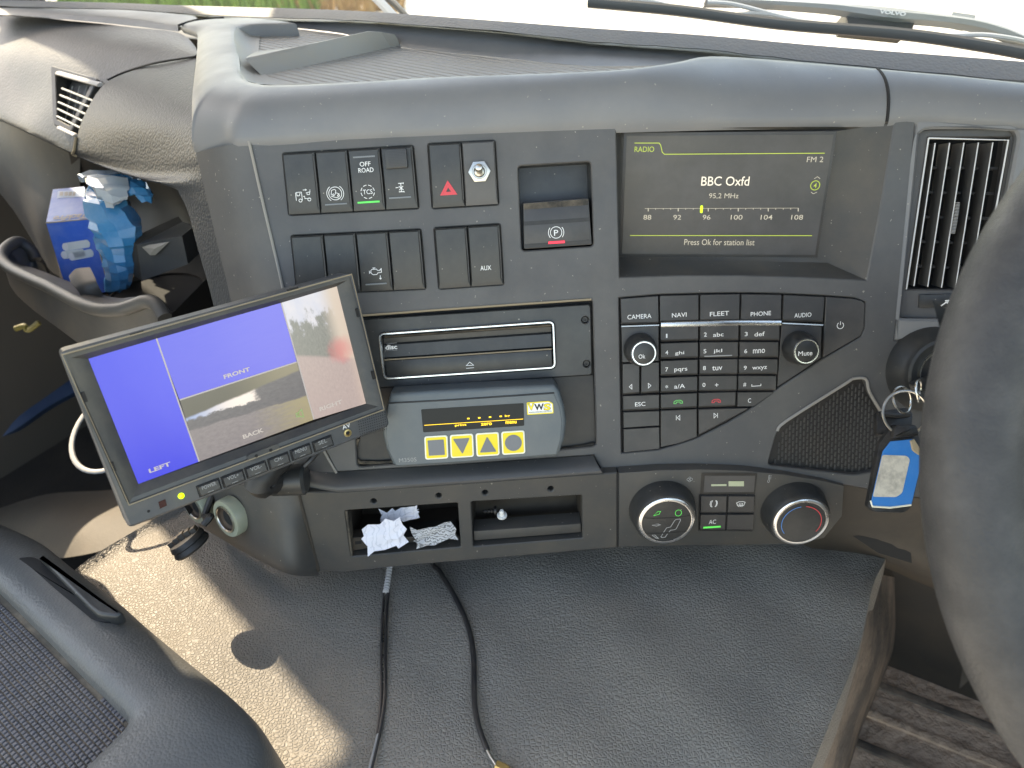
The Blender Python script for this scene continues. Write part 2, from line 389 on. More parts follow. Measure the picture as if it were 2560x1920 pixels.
def text(s, fr, x, y, wpx, hpx, m, parent, h, name='lettering', bold=.002, rot=0, flip=False, bl=None):
    V, Fc, W, H = text_mesh(s, bold); u, v = fr.px(x, y, h); a, b = pxs(fr, x, y, h)
    ky = hpx * b / H; kx = wpx * a / W if wpx else ky
    c, n = math.cos(rot), math.sin(rot); bb = bl or B()
    if flip: V = [(-p, -q) for p, q in V]
    bb.add([fr.w(u + (p * kx) * c - (q * ky) * n, v + (p * kx) * n + (q * ky) * c, h) for p, q in V], Fc)
    return bb.build(name, m, parent, smooth=0) if bl is None else bb
def icon(fr, x, y, k, lines, m, parent, h, wd=.0005, name='symbol', fills=(), closed=()):
    # line art in photo pixels about a centre
    b = B(); u, v = fr.px(x, y, h); a, c = pxs(fr, x, y, h)
    f = lambda p: (u + p[0] * k * a, v - p[1] * k * c)
    for i, ln in enumerate(lines): b.ribbon(fr, [f(p) for p in ln], wd, h, closed=(i in closed))
    for q in fills: b.poly(fr, [f(p) for p in q], h)
    return b.build(name, m, parent, smooth=0)
def circ(cx, cy, r, a0=0, a1=360, n=24): return [(cx + r * math.cos(rad(a0 + (a1 - a0) * i / n)), cy + r * math.sin(rad(a0 + (a1 - a0) * i / n))) for i in range(n + 1)]

# ------------------------------------------------------------------ reference frames of the dashboard
t1 = rad(21.6); t2 = rad(8.0)
FP = Fr(D(1280, 760, .59), (1, 0, 0), (0, math.sin(t1), math.cos(t1)))              # upper fascia
FL = Fr(D(1300, 1205, .615), (1, 0, 0), (0, math.sin(t2), math.cos(t2)))            # lower fascia
ps = rad(13)
FQ = Fr(FP.w(*FP.px(2290, 300)), (math.cos(ps), -math.sin(ps), 0), (math.sin(ps) * math.sin(t1), math.cos(ps) * math.sin(t1), math.cos(t1)))  # driver side
ZH = 1.11

def surf(rows, n=4, m=4):
    # smooth sheet through measured points (x, y, metres from the camera plane) or vectors
    G = [[p if isinstance(p, Vector) else D(*p) for p in r] for r in rows]
    G = [smoothline(r, n) for r in G]
    colsT = [smoothline([r[i] for r in G], m) for i in range(len(G[0]))]
    return [[c[j] for c in colsT] for j in range(len(colsT[0]))]
def skirt(b, pts, off, closed=False):
    b.loft([[Vector(p) for p in pts], [Vector(p) + Vector(off) for p in pts]], closed); return b

# ================================================================== setting: ground, cab shell
def ground_mat():
    m = mat('pale gravel', (.5, .46, .4), .9); n = m.node_tree.nodes; L = m.node_tree.links
    return m
gm = mat('pale gravel yard', (.55, .51, .44), .95, grain=('noise', 6, .5, .02), dust=((.35, .3, .24), .6, .8))
b = B(); b.loft([[Vector((x, y, -1.35)) for x in (-150, -40, 0, 40, 150)] for y in (-60, 0, 30, 80, 250)])
g = b.build('ground', gm); tag(g, 'pale sunlit gravel yard outside the windscreen', kind='structure')
# weedy grass bank ahead on the passenger side
MT['grass'] = mat('grass blade', (.10, .20, .02), .6, vary=.3); MT['drygrass'] = mat('dry grass', (.30, .18, .07), .8)
def grass(name, m, label, pxr, n, hh):
    b = B()
    for i in range(n):
        x = random.uniform(*pxr); y = random.uniform(-60, 32); P = hit(x, y, Vector((0, 0, -1.35)), Vector((0, 0, 1)))
        a = random.uniform(0, 6.28); s = random.uniform(.6, 1.3) * hh; wv = Vector((math.cos(a), math.sin(a), 0)) * .05 * s / hh; ln = Vector((random.uniform(-.4, .4), random.uniform(-.4, .4), 1)) * s
        b.add([P - wv, P + wv, P + ln], [[0, 1, 2]])
    o = b.build(name, m, smooth=0); tag(o, label, kind='stuff')
grass('grass', 'grass', 'bright green grass bank beyond the windscreen', (150, 800), 5200, .35)
grass('dry_grass', 'drygrass', 'dry brown weeds at the edge of the grass', (690, 1010), 1500, .25)

cab = thing('truck_cab', 'truck cab shell, unseen parts added to block sun, with upright windscreen above the dashboard', 'cab', CAM + CF * .7 - Vector((0, 0, .95)))
def cabp(f, l, z): return Vector((CAM.x, CAM.y, 0)) + CF * f + CL * l + Vector((0, 0, z))
def slab(f0, f1, l0, l1, z0, z1):
    b = B(); q = [cabp(f0, l0, z0), cabp(f1, l0, z0), cabp(f1, l1, z0), cabp(f0, l1, z0)]; q += [p + Vector((0, 0, z1 - z0)) for p in q]
    return b.add(q, [[3, 2, 1, 0], [4, 5, 6, 7], [0, 1, 5, 4], [1, 2, 6, 5], [2, 3, 7, 6], [3, 0, 4, 7]])
slab(.10, .66, -.85, 1.55, 1.95, 2.0).build('added_roof', 'cab', cab, smooth=0)  # unseen partial roof, added to keep sun off the dash
slab(.66, 1.02, -.85, 1.55, 1.93, 1.96).build('added_visor', 'dooropen', cab, smooth=0)  # unseen visor, added to shade the windscreen trim
slab(-.75, .80, 1.46, 1.52, .2, .97).build('door', 'dooropen', cab, smooth=0)  # unseen passenger door, added to bound the sun patches
slab(-.75, .72, 1.46, 1.50, 1.905, 1.95).build('added_header', 'dooropen', cab, smooth=0)  # unseen header, height set to end the engine cover sun patch
slab(.705, .82, 1.42, 1.52, .97, 1.95).build('windscreen_pillar', 'dooropen', cab, smooth=0)
slab(-.75, -.62, 1.46, 1.52, .97, 1.845).build('rear_pillar', 'dooropen', cab, smooth=0)
slab(-.75, .74, -.86, -.80, .2, .97).build('door', 'dooropen', cab, smooth=0)  # unseen driver door, added with its header to limit the light
slab(-.75, .62, -.86, -.80, 1.845, 1.95).build('added_header', 'dooropen', cab, smooth=0)
slab(.66, .78, -.86, -.78, .97, 1.95).build('windscreen_pillar', 'dooropen', cab, smooth=0)
def cabwall(pts, l0, l1, nm, m_, par):
    b = B(); n = len(pts); q = [cabp(f, l0, z) for f, z in pts] + [cabp(f, l1, z) for f, z in pts]
    b.add(q, [list(range(n)), list(reversed(range(n, 2 * n)))] + [[i, (i + 1) % n, n + (i + 1) % n, n + i] for i in range(n)]).build(nm, m_, par, smooth=0)
cabwall([(.555, 1.91), (.60, 1.70), (.72, 1.675), (.72, 1.91)], 1.46, 1.50, 'shade_gusset', 'dooropen', cab)  # unseen plate, shaped to keep sun off the corner pad
mir = thing('added_mirror', 'unseen mirror added outside the passenger window to block sun', 'mirror', cabp(.62, 1.7, 1.5))  # never in view, added to shade the scoop and engine cover
cabwall([(.573, 1.60), (.581, 1.57), (.655, 1.57), (.667, 1.60), (.667, 2.16), (.655, 2.20), (.581, 2.20), (.573, 2.16)], 1.66, 1.74, 'mirror_housing', 'dooropen', mir)
cabwall([(.60, 1.05), (.63, 1.05), (.63, 1.58), (.60, 1.58)], 1.69, 1.71, 'mirror_arm', 'dooropen', mir)
seat = thing('added_seat', 'unseen passenger seat added to shade the centre console', 'seat', cabp(.1, .95, .3))  # never in view, placed to keep sun off the console
def cushion(f0, f1, l0, l1, z0, z1, nm):
    fr = Fr(cabp(f0, l0, z0), CL, Vector((0, 0, 1))); W_ = l1 - l0; H_ = z1 - z0
    B().prism(fr, rpoly([(0, 0), (W_, 0), (W_, H_), (0, H_)], .05, 5), -(f1 - f0) if fr.N.dot(CF) < 0 else 0, 0 if fr.N.dot(CF) < 0 else f1 - f0, .03, 3, bottom=True).build(nm, 'dark', seat)
cushion(.10, .243, .72, 1.20, .80, 1.50, 'backrest'); cushion(.12, .24, .84, 1.12, 1.52, 1.75, 'headrest')
b = B(); ws = [[cabp(f, l, z) for l in (1.5, .9, .3, -.3, -.8)] for f, z in ((.86, 1.06), (.80, 1.45), (.70, 1.93))]
for r in ws:
    for p, k in zip(r, (-.14, .03, .08, .03, -.1)): p += CF * k
b.loft(ws).build('windscreen', 'glass', cab)

# ================================================================== dashboard
dash = thing('dashboard', 'dark grey moulded truck dashboard with open tray on top', 'dashboard', FP.w(0, -.25, -.1))
fold0 = FP.w(*FP.px(2290, 296)); fdir = FP.N.cross(FQ.N); fdir = fdir if fdir.z < 0 else -fdir; fdir.normalize()
fold1 = fold0 + fdir * .165
def uvP(fr, P): P = P - fr.O; return (P.dot(fr.U), P.dot(fr.V))
# openings in the upper fascia
wells = {'a': M(S2, (100, 235), (1300, 163), (1352, 740), (158, 803)), 'b': M(S2, (1438, 147), (2053, 116), (2088, 704), (1480, 742)),
         'c': M(S2, (178, 993), (1370, 933), (1417, 1482), (235, 1535)), 'd': M(S2, (1495, 922), (2100, 884), (2133, 1442), (1540, 1483))}
brake_hole = M(R2, (1060, 1013), (1507, 986), (1522, 1502), (1085, 1532))
din_hole = [(872, 790), (1482, 747), (1491, 1116), (893, 1168)]
scr_hole = [(1540, 317), (2236, 306), (2200, 520), (2166, 700), (2000, 692), (1850, 688), (1700, 688), (1549, 693)]
key_hole = M(S4, (92, 150), (425, 122), (762, 112), (1107, 107), (1460, 114), (1815, 131), (2060, 150), (2158, 185), (2150, 400), (2118, 478), (1790, 668), (1590, 800), (1400, 925), (1200, 1075), (1000, 1195), (750, 1322), (560, 1385), (430, 1420), (115, 1450))
pocket_hole = M(R6, (632, 1325), (690, 1120), (745, 1055), (1110, 825), (1145, 800), (1228, 800), (1252, 880), (1330, 1010), (1400, 1150), (1440, 1330), (1170, 1385))
outer = [(622, 350), (700, 690), (735, 860), (790, 1080), (841, 1180), (1100, 1164), (1483, 1138), (1506, 1178), (1545, 1180), (1750, 1173), (1900, 1179), (2110, 1212), (2330, 1250), (2640, 1300), (2640, 855)]
ou = FP.P(outer) + [uvP(FP, fold1), uvP(FP, fold0)] + FP.P([(2213, 297), (1535, 309), (1100, 326), (860, 337)])
holes = [rpoly(FP.P(q), .0015, 3) for q in wells.values()] + [rpoly(FP.P(brake_hole), .003, 4), rpoly(FP.P(din_hole), .004, 4), FP.P(scr_hole), FP.P(key_hole), rpoly(FP.P(pocket_hole), .004, 3)]
b = B().plate(FP, ou, holes, 0, .007, .0009)
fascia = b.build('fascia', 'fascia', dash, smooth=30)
b = B()
for q, h in ((wells['a'], -.0068), (wells['b'], -.0068), (wells['c'], -.0068), (wells['d'], -.0068), (din_hole, -.0066)):
    b.poly(FP, inset(FP.P(q), -.002), h)
b.build('opening_back', 'void', dash, smooth=0)
# left cheek of the centre stack
L0 = [(622, 352), (660, 520), (700, 690), (735, 860), (790, 1080), (841, 1182)]; L1 = [(490, 382), (527, 540), (563, 690), (603, 860), (662, 1080), (716, 1215)]
r0 = [FP.w(*FP.px(*q), -.0005) for q in L0]; r3 = [FP.w(*FP.px(*q, -.032), -.032) for q in L1]
rr = []
for k in range(9):
    t = k / 8; bul = .006 * math.sin(math.pi * min(1, t * 1.0)) if t > .1 else 0
    rr.append([a.lerp(c, t) + FP.N * bul for a, c in zip(r0, r3)])
b = B().loft(rr); b.loft([r3, [p + Vector((.02, .06, 0)) for p in r3], [p + Vector((.06, .30, 0)) for p in r3]]); b.build('side_cheek', 'fascia', dash, flip=False)
# thin dusty crease along the cheek
B().tube(smoothline([FP.w(*FP.px(x + 1, y), .0006) for x, y in L0], 4), .0011, 6).build('cheek_edge', 'tray', dash)
# screen recess funnel
FSc = Fr(D(1820, 488, .60), (1, 0, 0), (0, 0, 1))
k_ = .935
scr3 = [Vector((0.1039, 0.6132, 1.0552)), Vector((0.2629, 0.5952, 1.0517)), Vector((0.2596, 0.5798, 0.9563)), Vector((0.1006, 0.5977, 0.9598))]
scr3 = [CAM + (p - CAM) * k_ for p in scr3]
FS = Fr((scr3[0] + scr3[1] + scr3[2] + scr3[3]) / 4, scr3[1] - scr3[0] + scr3[2] - scr3[3], scr3[0] - scr3[3] + scr3[1] - scr3[2])
su = [uvP(FS, p) for p in scr3]
sm = [FS.w(*p, 0) for p in inset(su, -.0022)]   # BL BR TR TL (ccw)
BLs, BRs, TRs, TLs = sm if True else sm
hp = [FP.w(*FP.px(*q), -.001) for q in scr_hole]
inn = [TLs, TRs, TRs.lerp(BRs, .5), BRs, BRs.lerp(BLs, .33), BRs.lerp(BLs, .66), BRs.lerp(BLs, .85), BLs]
order = sorted(range(4), key=lambda i: 0)
def nearest(p, cands): return min(cands, key=lambda c: (c - p).length)
b = B(); b.loft([hp + [hp[0]], [a.lerp(c, .75) - FP.N * .004 for a, c in zip(hp, inn)] + [hp[0].lerp(inn[0], .75) - FP.N * .004], inn + [inn[0]]])
b.build('display_recess', 'lower', dash, flip=True, smooth=50)
# keypad and pocket beds
B().poly(FP, inset(FP.P(key_hole), -.001), -.0042).build('keypad_bed', 'void', dash, smooth=0)
pk = B().poly(FP, inset(FP.P(pocket_hole), -.0012), -.0065).build('pocket_floor', 'dark', dash, smooth=0)
b = B(); ph = FP.P(pocket_hole, -.0065)
def inside(p, poly):
    c = False
    for i in range(len(poly)):
        (x1, y1), (x2, y2) = poly[i - 1], poly[i]
        if (y1 > p[1]) != (y2 > p[1]) and p[0] < (x2 - x1) * (p[1] - y1) / (y2 - y1) + x1: c = not c
    return c
us = [p[0] for p in ph]; vs_ = [p[1] for p in ph]
j = 0; u = min(us)
while u < max(us):
    v = min(vs_) + (j % 2) * .0028; 
    while v < max(vs_):
        if inside((u, v), inset(ph, .0035)): b.prism(FP, [(u - .0006, v - .0022), (u + .0006, v - .0022), (u + .0010, v + .0022), (u - .0002, v + .0022)], -.0065, -.0057, .0002, 1)
        v += .0056
    u += .0029; j += 1
o = b.build('grip_ribs', 'key', dash, smooth=0); o['kind'] = 'stuff'
B().tube(smoothline([FP.w(*FP.px(*R6(*q)), .0005) for q in ((690, 1115), (745, 1053), (1110, 823), (1145, 798), (1228, 798), (1252, 878), (1330, 1010))], 4), .0012, 6).build('pocket_rim', 'tray', dash)
# ledge under the fascia
l0 = [(841, 1181), (1000, 1170), (1200, 1157), (1483, 1138)]; l1 = [(716, 1216), (852, 1229), (1000, 1219), (1200, 1205), (1508, 1181)]
l0 = [(735, 1150), (841, 1181), (1000, 1171), (1200, 1158), (1483, 1139)]
a0 = [FP.w(*FP.px(*q), -.0008) for q in l0]; a1 = [FL.w(*FL.px(*q, .0), .001) for q in l1]
a0[0] = FP.w(*FP.px(*l0[0], -.02), -.02); a1[0] = FL.w(*FL.px(*l1[0], -.018), -.018)
rows = []
for k in range(7):
    t = k / 6; o = .0075 * math.sin(math.pi * t) ** .8 if 0 < t < 1 else 0
    rows.append([p.lerp(q, t) + (FP.N + FL.N).normalized() * o for p, q in zip(a0, a1)])
b = B().loft(rows); b.loft([rows[-1], [p - FL.N * .02 for p in rows[-1]]]); b.build('ledge', 'fascia', dash, flip=True)
# driver side panel with the vent opening
vent_hole = M(A4, (575, 185), (1335, 180), (1062, 1600), (383, 1592))
oq = [uvP(FQ, fold0), uvP(FQ, fold1)] + FQ.P([(2640, 850), (2700, 330)])
B().plate(FQ, oq, [rpoly(FQ.P(vent_hole), .010, 6)], 0, .012, .0018).build('driver_panel', 'hood', dash, smooth=30)
# ---- hood
def FPp(x, y, h=0): return FP.w(*FP.px(x, y, h), h)
HO = [Zp(567, 47, 1.104), Zp(491, 52, 1.104), Zp(449, 65, 1.102), Zp(487, 80, 1.102), Zp(494, 101, 1.102), Zp(487, 181, 1.100), Zp(481, 238, 1.0985), FPp(480, 300, -.034), FPp(487, 378, -.032), FPp(556, 366, -.014), FPp(622, 357, .001),
      FPp(860, 344, .001), FPp(1105, 333, .001), FPp(1320, 324, .001), FPp(1535, 316, .001), FPp(1700, 312, .001), FPp(1850, 309, .001), FPp(2000, 307, .001), FPp(2213, 304, .001)]
HI = [Zp(737, 58, ZH), Zp(640, 60, ZH), Zp(595, 66, ZH), Zp(585, 80, ZH), Zp(586, 105, ZH), Zp(588, 140, ZH), Zp(592, 170, ZH), Zp(598, 186, ZH), Zp(610, 200, ZH), Zp(645, 210, ZH), Zp(693, 213, ZH),
      Zp(874, 206, ZH), Zp(1091, 193, ZH), Zp(1240, 188, ZH), Zp(1532, 176, ZH), Zp(1680, 158, ZH), Zp(1775, 141, 1.107), Zp(1950, 151, 1.102), Zp(2190, 172, 1.097)]
def hood(Os, Is, lip=True, c0=0):
    Os = smoothline(Os, 4); Is = smoothline(Is, 4); rows = []
    drop = [o + (o - i).normalized() * -.004 + Vector((0, .002, -.010)) for o, i in zip(Os, Is)]
    rows.append([o + (i - o) * .03 - Vector((0, 0, .006)) for o, i in zip(Os, Is)])
    for k in range(13):
        t = k / 12; r = []
        for c_, (o, i) in enumerate(zip(Os, Is), c0):
            hz = Vector((i.x - o.x, i.y - o.y, 0)); K = o + hz * (.14 if c_ > 32 else .34 - .20 * max(0, c_ - 20) / 12) + Vector((0, 0, (i.z - o.z) * 1.0 + .0008))
            r.append(o * (1 - t) ** 2 + K * 2 * t * (1 - t) + i * t * t)
        rows.append(r)
    if lip:
        rows.append([i + Vector((i.x - o.x, i.y - o.y, 0)).normalized() * .003 - Vector((0, 0, .0015)) for o, i in zip(Os, Is)])
        rows.append([i + Vector((i.x - o.x, i.y - o.y, 0)).normalized() * .005 - Vector((0, 0, .014)) for o, i in zip(Os, Is)])
    return B().loft(rows)
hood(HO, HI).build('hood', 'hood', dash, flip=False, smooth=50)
HO2 = [FPp(2221, 304, .001), FPp(2290, 300, .001), FQ.w(*FQ.px(2400, 303), .0005), FQ.w(*FQ.px(2560, 312), .0005), FQ.w(*FQ.px(2690, 322), .0005)]
HI2 = [Zp(2198, 172.5, 1.0968), Zp(2290, 181, 1.095), Zp(2400, 191, 1.092), Zp(2560, 208, 1.088), Zp(2690, 224, 1.085)]
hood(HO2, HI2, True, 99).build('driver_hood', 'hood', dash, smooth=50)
# tray on top
zf = ZH - .012
fl = [Zp(595, 70, zf), Zp(585, 85, zf), Zp(588, 140, zf), Zp(606, 199, zf), Zp(693, 213, zf), Zp(874, 206, zf), Zp(1091, 193, zf), Zp(1240, 188, zf), Zp(1532, 178, zf), Zp(1660, 165, zf)]
bk = [Zp(640, 64, zf), Zp(680, 66, zf), Zp(720, 69, zf), Zp(744, 72, zf), Zp(856, 86, zf), Zp(997, 119, zf), Zp(1091, 129, zf), Zp(1240, 145, zf), Zp(1532, 172, zf), Zp(1672, 163, zf)]
B().loft([fl, bk]).build('tray_mat', 'traymat', dash, flip=False)
lw0 = HI[2:12]; lw1 = [Zp(652, 76, zf + .001), Zp(650, 92, zf + .001), Zp(648, 112, zf + .001), Zp(646, 138, zf + .001), Zp(648, 160, zf + .001), Zp(655, 178, zf + .001), Zp(672, 192, zf + .001), Zp(700, 203, zf + .001), Zp(730, 208, zf + .001), Zp(880, 204, zf + .001)]
rows = [[a.lerp(c, t) - Vector((0, 0, .004 * math.sin(math.pi * t))) for a, c in zip(lw0, lw1)] for t in (0, .15, .35, .6, .85, 1)]
B().loft(rows).build('tray_side', 'tray', dash)
foam_lo = [(-60, 12, 1.25), (40, 18, 1.15), (290, 24, 1.02), (440, 33, .94), (693, 47, .86), (838, 50, .80), (982, 58, .74), (1240, 78, .68), (1475, 105, .655), (1760, 126, .645), (2070, 160, .628), (2560, 207, .605), (2750, 230, .595)]
foam_hi = [(-60, -8), (40, 0), (290, 7), (440, 13), (693, 20), (838, 25), (982, 33), (1240, 52), (1475, 70), (1760, 88), (2070, 116), (2560, 154), (2750, 172)]
lo = [D(*p) for p in foam_lo]; hi = [D(q[0], q[1], p[2] + .010) for p, q in zip(foam_lo, foam_hi)]
bwt = [D(x, y + 5, d + .02) for x, y, d in foam_lo[3:11]]
bwb = [Zp(560, 50, zf), Zp(720, 68, zf), Zp(856, 84, zf), Zp(997, 117, zf), Zp(1240, 143, zf), Zp(1475, 165, zf), Zp(1700, 165, zf - .004), Zp(2070, 190, zf - .01)]
B().loft([smoothline(bwb, 4), smoothline(bwt, 4)]).build('tray_back_wall', 'hood', dash, smooth=60)
los, his = smoothline(lo, 5), smoothline(hi, 5)
for i, (a, c) in enumerate(zip(los, his)):
    j_ = random.uniform(-.0006, .0006); a.z += j_
b = B(); b.loft([[a + CF * .05 - Vector((0, 0, .004)) for a in los], los, [a.lerp(c, .12) - CF * .003 for a, c in zip(los, his)], [a.lerp(c, .8) - CF * .002 for a, c in zip(los, his)], his, [c + CF * .012 - Vector((0, 0, .012)) for c in his]])
b.build('windscreen_trim', 'foam', dash, smooth=40)
ext = smoothline([Vector((k, 0, 0)) for k in (.02, .02, .02, .015, .005, -.014, -.014, -.014, -.014, -.005, .006, .008, .008)], 5)
B().loft([[a - CF * max(-.014, e.x) - Vector((0, 0, .0075)) for a, e in zip(los, ext)], [a + CF * .09 - Vector((0, 0, .012)) for a in los]]).build('deck', 'lower', dash, smooth=60)
# divider ridge in the tray
T0 = Zp(612, 146, ZH); T1 = D(950, 71, .715); f0 = Zp(655, 190, zf); f1 = Zp(978, 118, zf); b0 = Zp(640, 128, zf); b1 = Zp(940, 96, zf)
seg = 10
def ln(a, c): return [a.lerp(c, i / seg) for i in range(seg + 1)]
T = ln(T0, T1); T[-1] = T[-1] - Vector((0, 0, .003)); fr_ = ln(f0, f1); bk_ = ln(b0, b1)
rows = [fr_, [a.lerp(t, .75) for a, t in zip(fr_, T)], [a.lerp(t, .96) + Vector((0, 0, .0004)) for a, t in zip(fr_, T)], [t.lerp(a, .06) + Vector((0, .002, 0)) for a, t in zip(bk_, T)], [t.lerp(a, .4) for a, t in zip(bk_, T)], bk_]
b = B().loft(rows); e = [r[-1] for r in rows]; e2 = [p + Vector((.012, .006, -.004)) for p in e]; e2[0] = e[0]; e2[-1] = e[-1]; b.loft([e, e2, [p + Vector((.004, .01, -.02)) for p in e2]])
b.build('tray_divider', 'tray', dash, smooth=60)
# ---- lower fascia with two open bays
slot1 = M(S7, (75, 290), (1020, 225), (1046, 596), (125, 676)); slot2 = M(S7, (1132, 216), (2060, 160), (2066, 520), (1150, 592))
lo_out = [(747, 1231), (852, 1230), (1100, 1213), (1300, 1198), (1543, 1182), (1543, 1368), (1270, 1392), (1050, 1411), (860, 1430), (797, 1427)]
shol = [rpoly([FL.px(*S7(x, y)) for x, y in ((x0 - 26, y0), (x0, y0 - 26), (x0 + 26, y0), (x0, y0 + 26))], .003, 4) for x0, y0 in ((317, 212), (862, 165), (1250, 140), (1800, 108))]
shol = [[(c[0] + .0023 * math.cos(i * math.pi / 6), c[1] + .0025 * math.sin(i * math.pi / 6)) for i in range(12)] for c in (FL.px(*S7(*q)) for q in ((317, 212), (862, 165), (1250, 140), (1800, 108)))]
lf = B().plate(FL, FL.P(lo_out), [rpoly(FL.P(slot1), .0015, 3), rpoly(FL.P(slot2), .0015, 3)] + shol, 0, .012, .0008).build('lower_fascia', 'lower', dash, smooth=30)
def bay(q, dep, m, nm, slope=.0):
    u = ccw(FL.P(q)); b = B(); front = [FL.w(*p, -.012) for p in u]; back = [FL.w(*p, -dep) for p in inset(u, .002)]
    b.loft([front + [front[0]], back + [back[0]]]); b.f.append([len(b.v) - 5 + i for i in (0, 1, 2, 3)]); return b.build(nm, m, lf, smooth=0)
bay(slot1, .055, 'brown', 'open_bay'); bay(slot2, .034, 'brown', 'open_bay')
B().poly(FL, [(p[0], p[1]) for p in inset(FL.P(lo_out), .004)], -.06).build('bay_back', 'void', dash, smooth=0)
# shelf lip of the second bay and broken bracket of the first
q = M(S7, (1150, 490), (2058, 425), (2060, 500), (1155, 570)); B().prism(FL, FL.P(q, .0), -.020, -.004, .0012).build('bay_lip', 'lower', lf)
q = M(S7, (125, 560), (215, 552), (235, 590), (300, 590), (300, 640), (125, 668)); B().prism(FL, FL.P(q), -.018, -.006, .0006, 1).build('bracket', 'brown', lf, smooth=0)
q = M(S7, (150, 585), (205, 580), (205, 605), (150, 612)); B().poly(FL, FL.P(q), -.0058).build('bracket_slot', 'void', lf, smooth=0)
q = M(S7, (300, 600), (1000, 545), (1040, 590), (300, 655)); B().prism(FL, FL.P(q), -.03, -.010, .001).build('bay_rail', 'black', lf, smooth=0)
q = M(S7, (78, 295), (95, 292), (140, 665), (125, 672)); B().prism(FL, FL.P(q), -.012, .0006, .0004, 1).build('worn_edge', 'gap', lf, smooth=0)
# rolled bottom edge
def roll(pts, m, nm):
    e = [FL.w(*FL.px(*p), -.0005) for p in pts]; rows = [e]
    for k in range(1, 7):
        a = k / 6 * math.pi / 2; rows.append([p - FL.V * .010 * math.sin(a) - FL.N * .016 * (1 - math.cos(a)) for p in e])
    rows.append([p - FL.V * .011 - FL.N * .12 for p in e]); return B().loft(rows).build(nm, m, dash, smooth=60, flip=True)
roll([(747, 1410), (797, 1420), (860, 1422), (1050, 1403), (1270, 1385), (1543, 1361)], 'lower', 'fascia_underside')
E1, E2 = D(430, 1216, .69), D(474, 1288, .69); E3 = E1 + Vector((-.012, .004, .12)); bk_v = Vector((.05, .30, 0))
B().loft([[E2, E2 + bk_v], [E1, E1 + bk_v], [E3, E3 + bk_v]]).build('shade_wall', 'dark', dash)  # hidden wall, added to stop sun leaks and set the shadow edge
B().loft([[Vector((-.33, .585, .862)), Vector((-.14, .50, .862))], [Vector((-.36, .82, .862)), Vector((-.08, .82, .862))]]).build('sun_leak_sheet', 'dark', dash)  # hidden sheet, added below the compartment to plug a sun leak
# left end cap curving away
cap = surf([[FL.w(*FL.px(746, 1230, -.001), -.001), (690, 1222, .618), (610, 1212, .64), (520, 1215, .68), (455, 1225, .73)],
            [FL.w(*FL.px(772, 1330, -.001), -.001), (715, 1325, .62), (630, 1310, .645), (545, 1283, .685), (468, 1262, .735)],
            [FL.w(*FL.px(796, 1428, -.001), -.001), (728, 1428, .628), (662, 1404, .652), (592, 1368, .685), (500, 1315, .735)],
            [FL.w(*FL.px(790, 1440, -.03), -.03), (735, 1435, .67), (680, 1410, .70), (620, 1375, .73), (530, 1320, .77)]], 5, 5)
B().loft(cap).build('end_cap', 'lower', dash, flip=True)
B().tube([FL.w(*FL.px(747 + 50 * t, 1232 + 194 * t), .0005) for t in (0, .3, .6, 1)], .0012, 6).build('seam_strip', 'brown', dash)

# ---- passenger side
strip = [[Zp(x, y, 1.105) for x, y in ((-60, 20), (48, 22), (290, 24), (463, 37), (494, 47))], [Zp(x, y, 1.103) for x, y in ((-60, 26), (44, 30), (200, 36), (330, 46), (446, 63))],
         ]
low = [Zp(x, y, 1.103) for x, y in ((-60, 26), (44, 30), (200, 36), (330, 46), (446, 63))]
low2 = [D(x, y, depth(p) - .004) for (x, y), p in zip(((-60, 34), (44, 39), (200, 52), (330, 65), (446, 79)), low)]
b = B().loft([smoothline(strip[0], 5), smoothline(strip[1], 5), [p - Vector((0, .003, .002)) for p in smoothline(low, 5)], smoothline(low2, 5), [p + Vector((0, .05, 0)) for p in smoothline(low2, 5)]])
b.build('passenger_top_strip', 'hood', dash, smooth=50, flip=True)
pp = surf([[(-60, 38, 1.16), (48, 41, 1.065), (231, 57, .965), (330, 68, .91), (446, 82, .855), (490, 118, .80)],
           [(-60, 95, 1.09), (48, 95, 1.02), (200, 100, .93), (310, 110, .875), (420, 118, .825), (488, 140, .77)],
           [(-60, 150, 1.05), (48, 150, .985), (170, 160, .91), (290, 170, .86), (360, 172, .83), (440, 175, .80)],
           [(-60, 215, 1.02), (48, 225, .965), (150, 235, .90), (250, 245, .86), (300, 245, .84), (380, 245, .82)],
           [(-60, 270, 1.015), (20, 300, .96), (90, 330, .91), (188, 373, .87), (240, 380, .86), (300, 390, .85)],
           [(-60, 280, 1.03), (20, 310, .98), (90, 340, .935), (188, 382, .89), (240, 390, .88), (300, 400, .87)]], 5, 5)
B().loft(pp).build('passenger_panel', 'leather2', dash, flip=True)
gl = surf([[(-60, 272, 1.035), (20, 306, .985), (90, 336, .94), (200, 384, .90)], [(-60, 340, 1.04), (40, 400, 1.0), (110, 440, .97), (200, 470, .94)], [(-60, 420, 1.08), (50, 520, 1.04), (110, 580, 1.0), (200, 600, .98)], [(-30, 420, 1.14), (80, 600, 1.08), (130, 680, 1.04), (220, 720, 1.0)]], 4, 4)
B().loft(gl).build('glove_panel', 'lower', dash, flip=True)
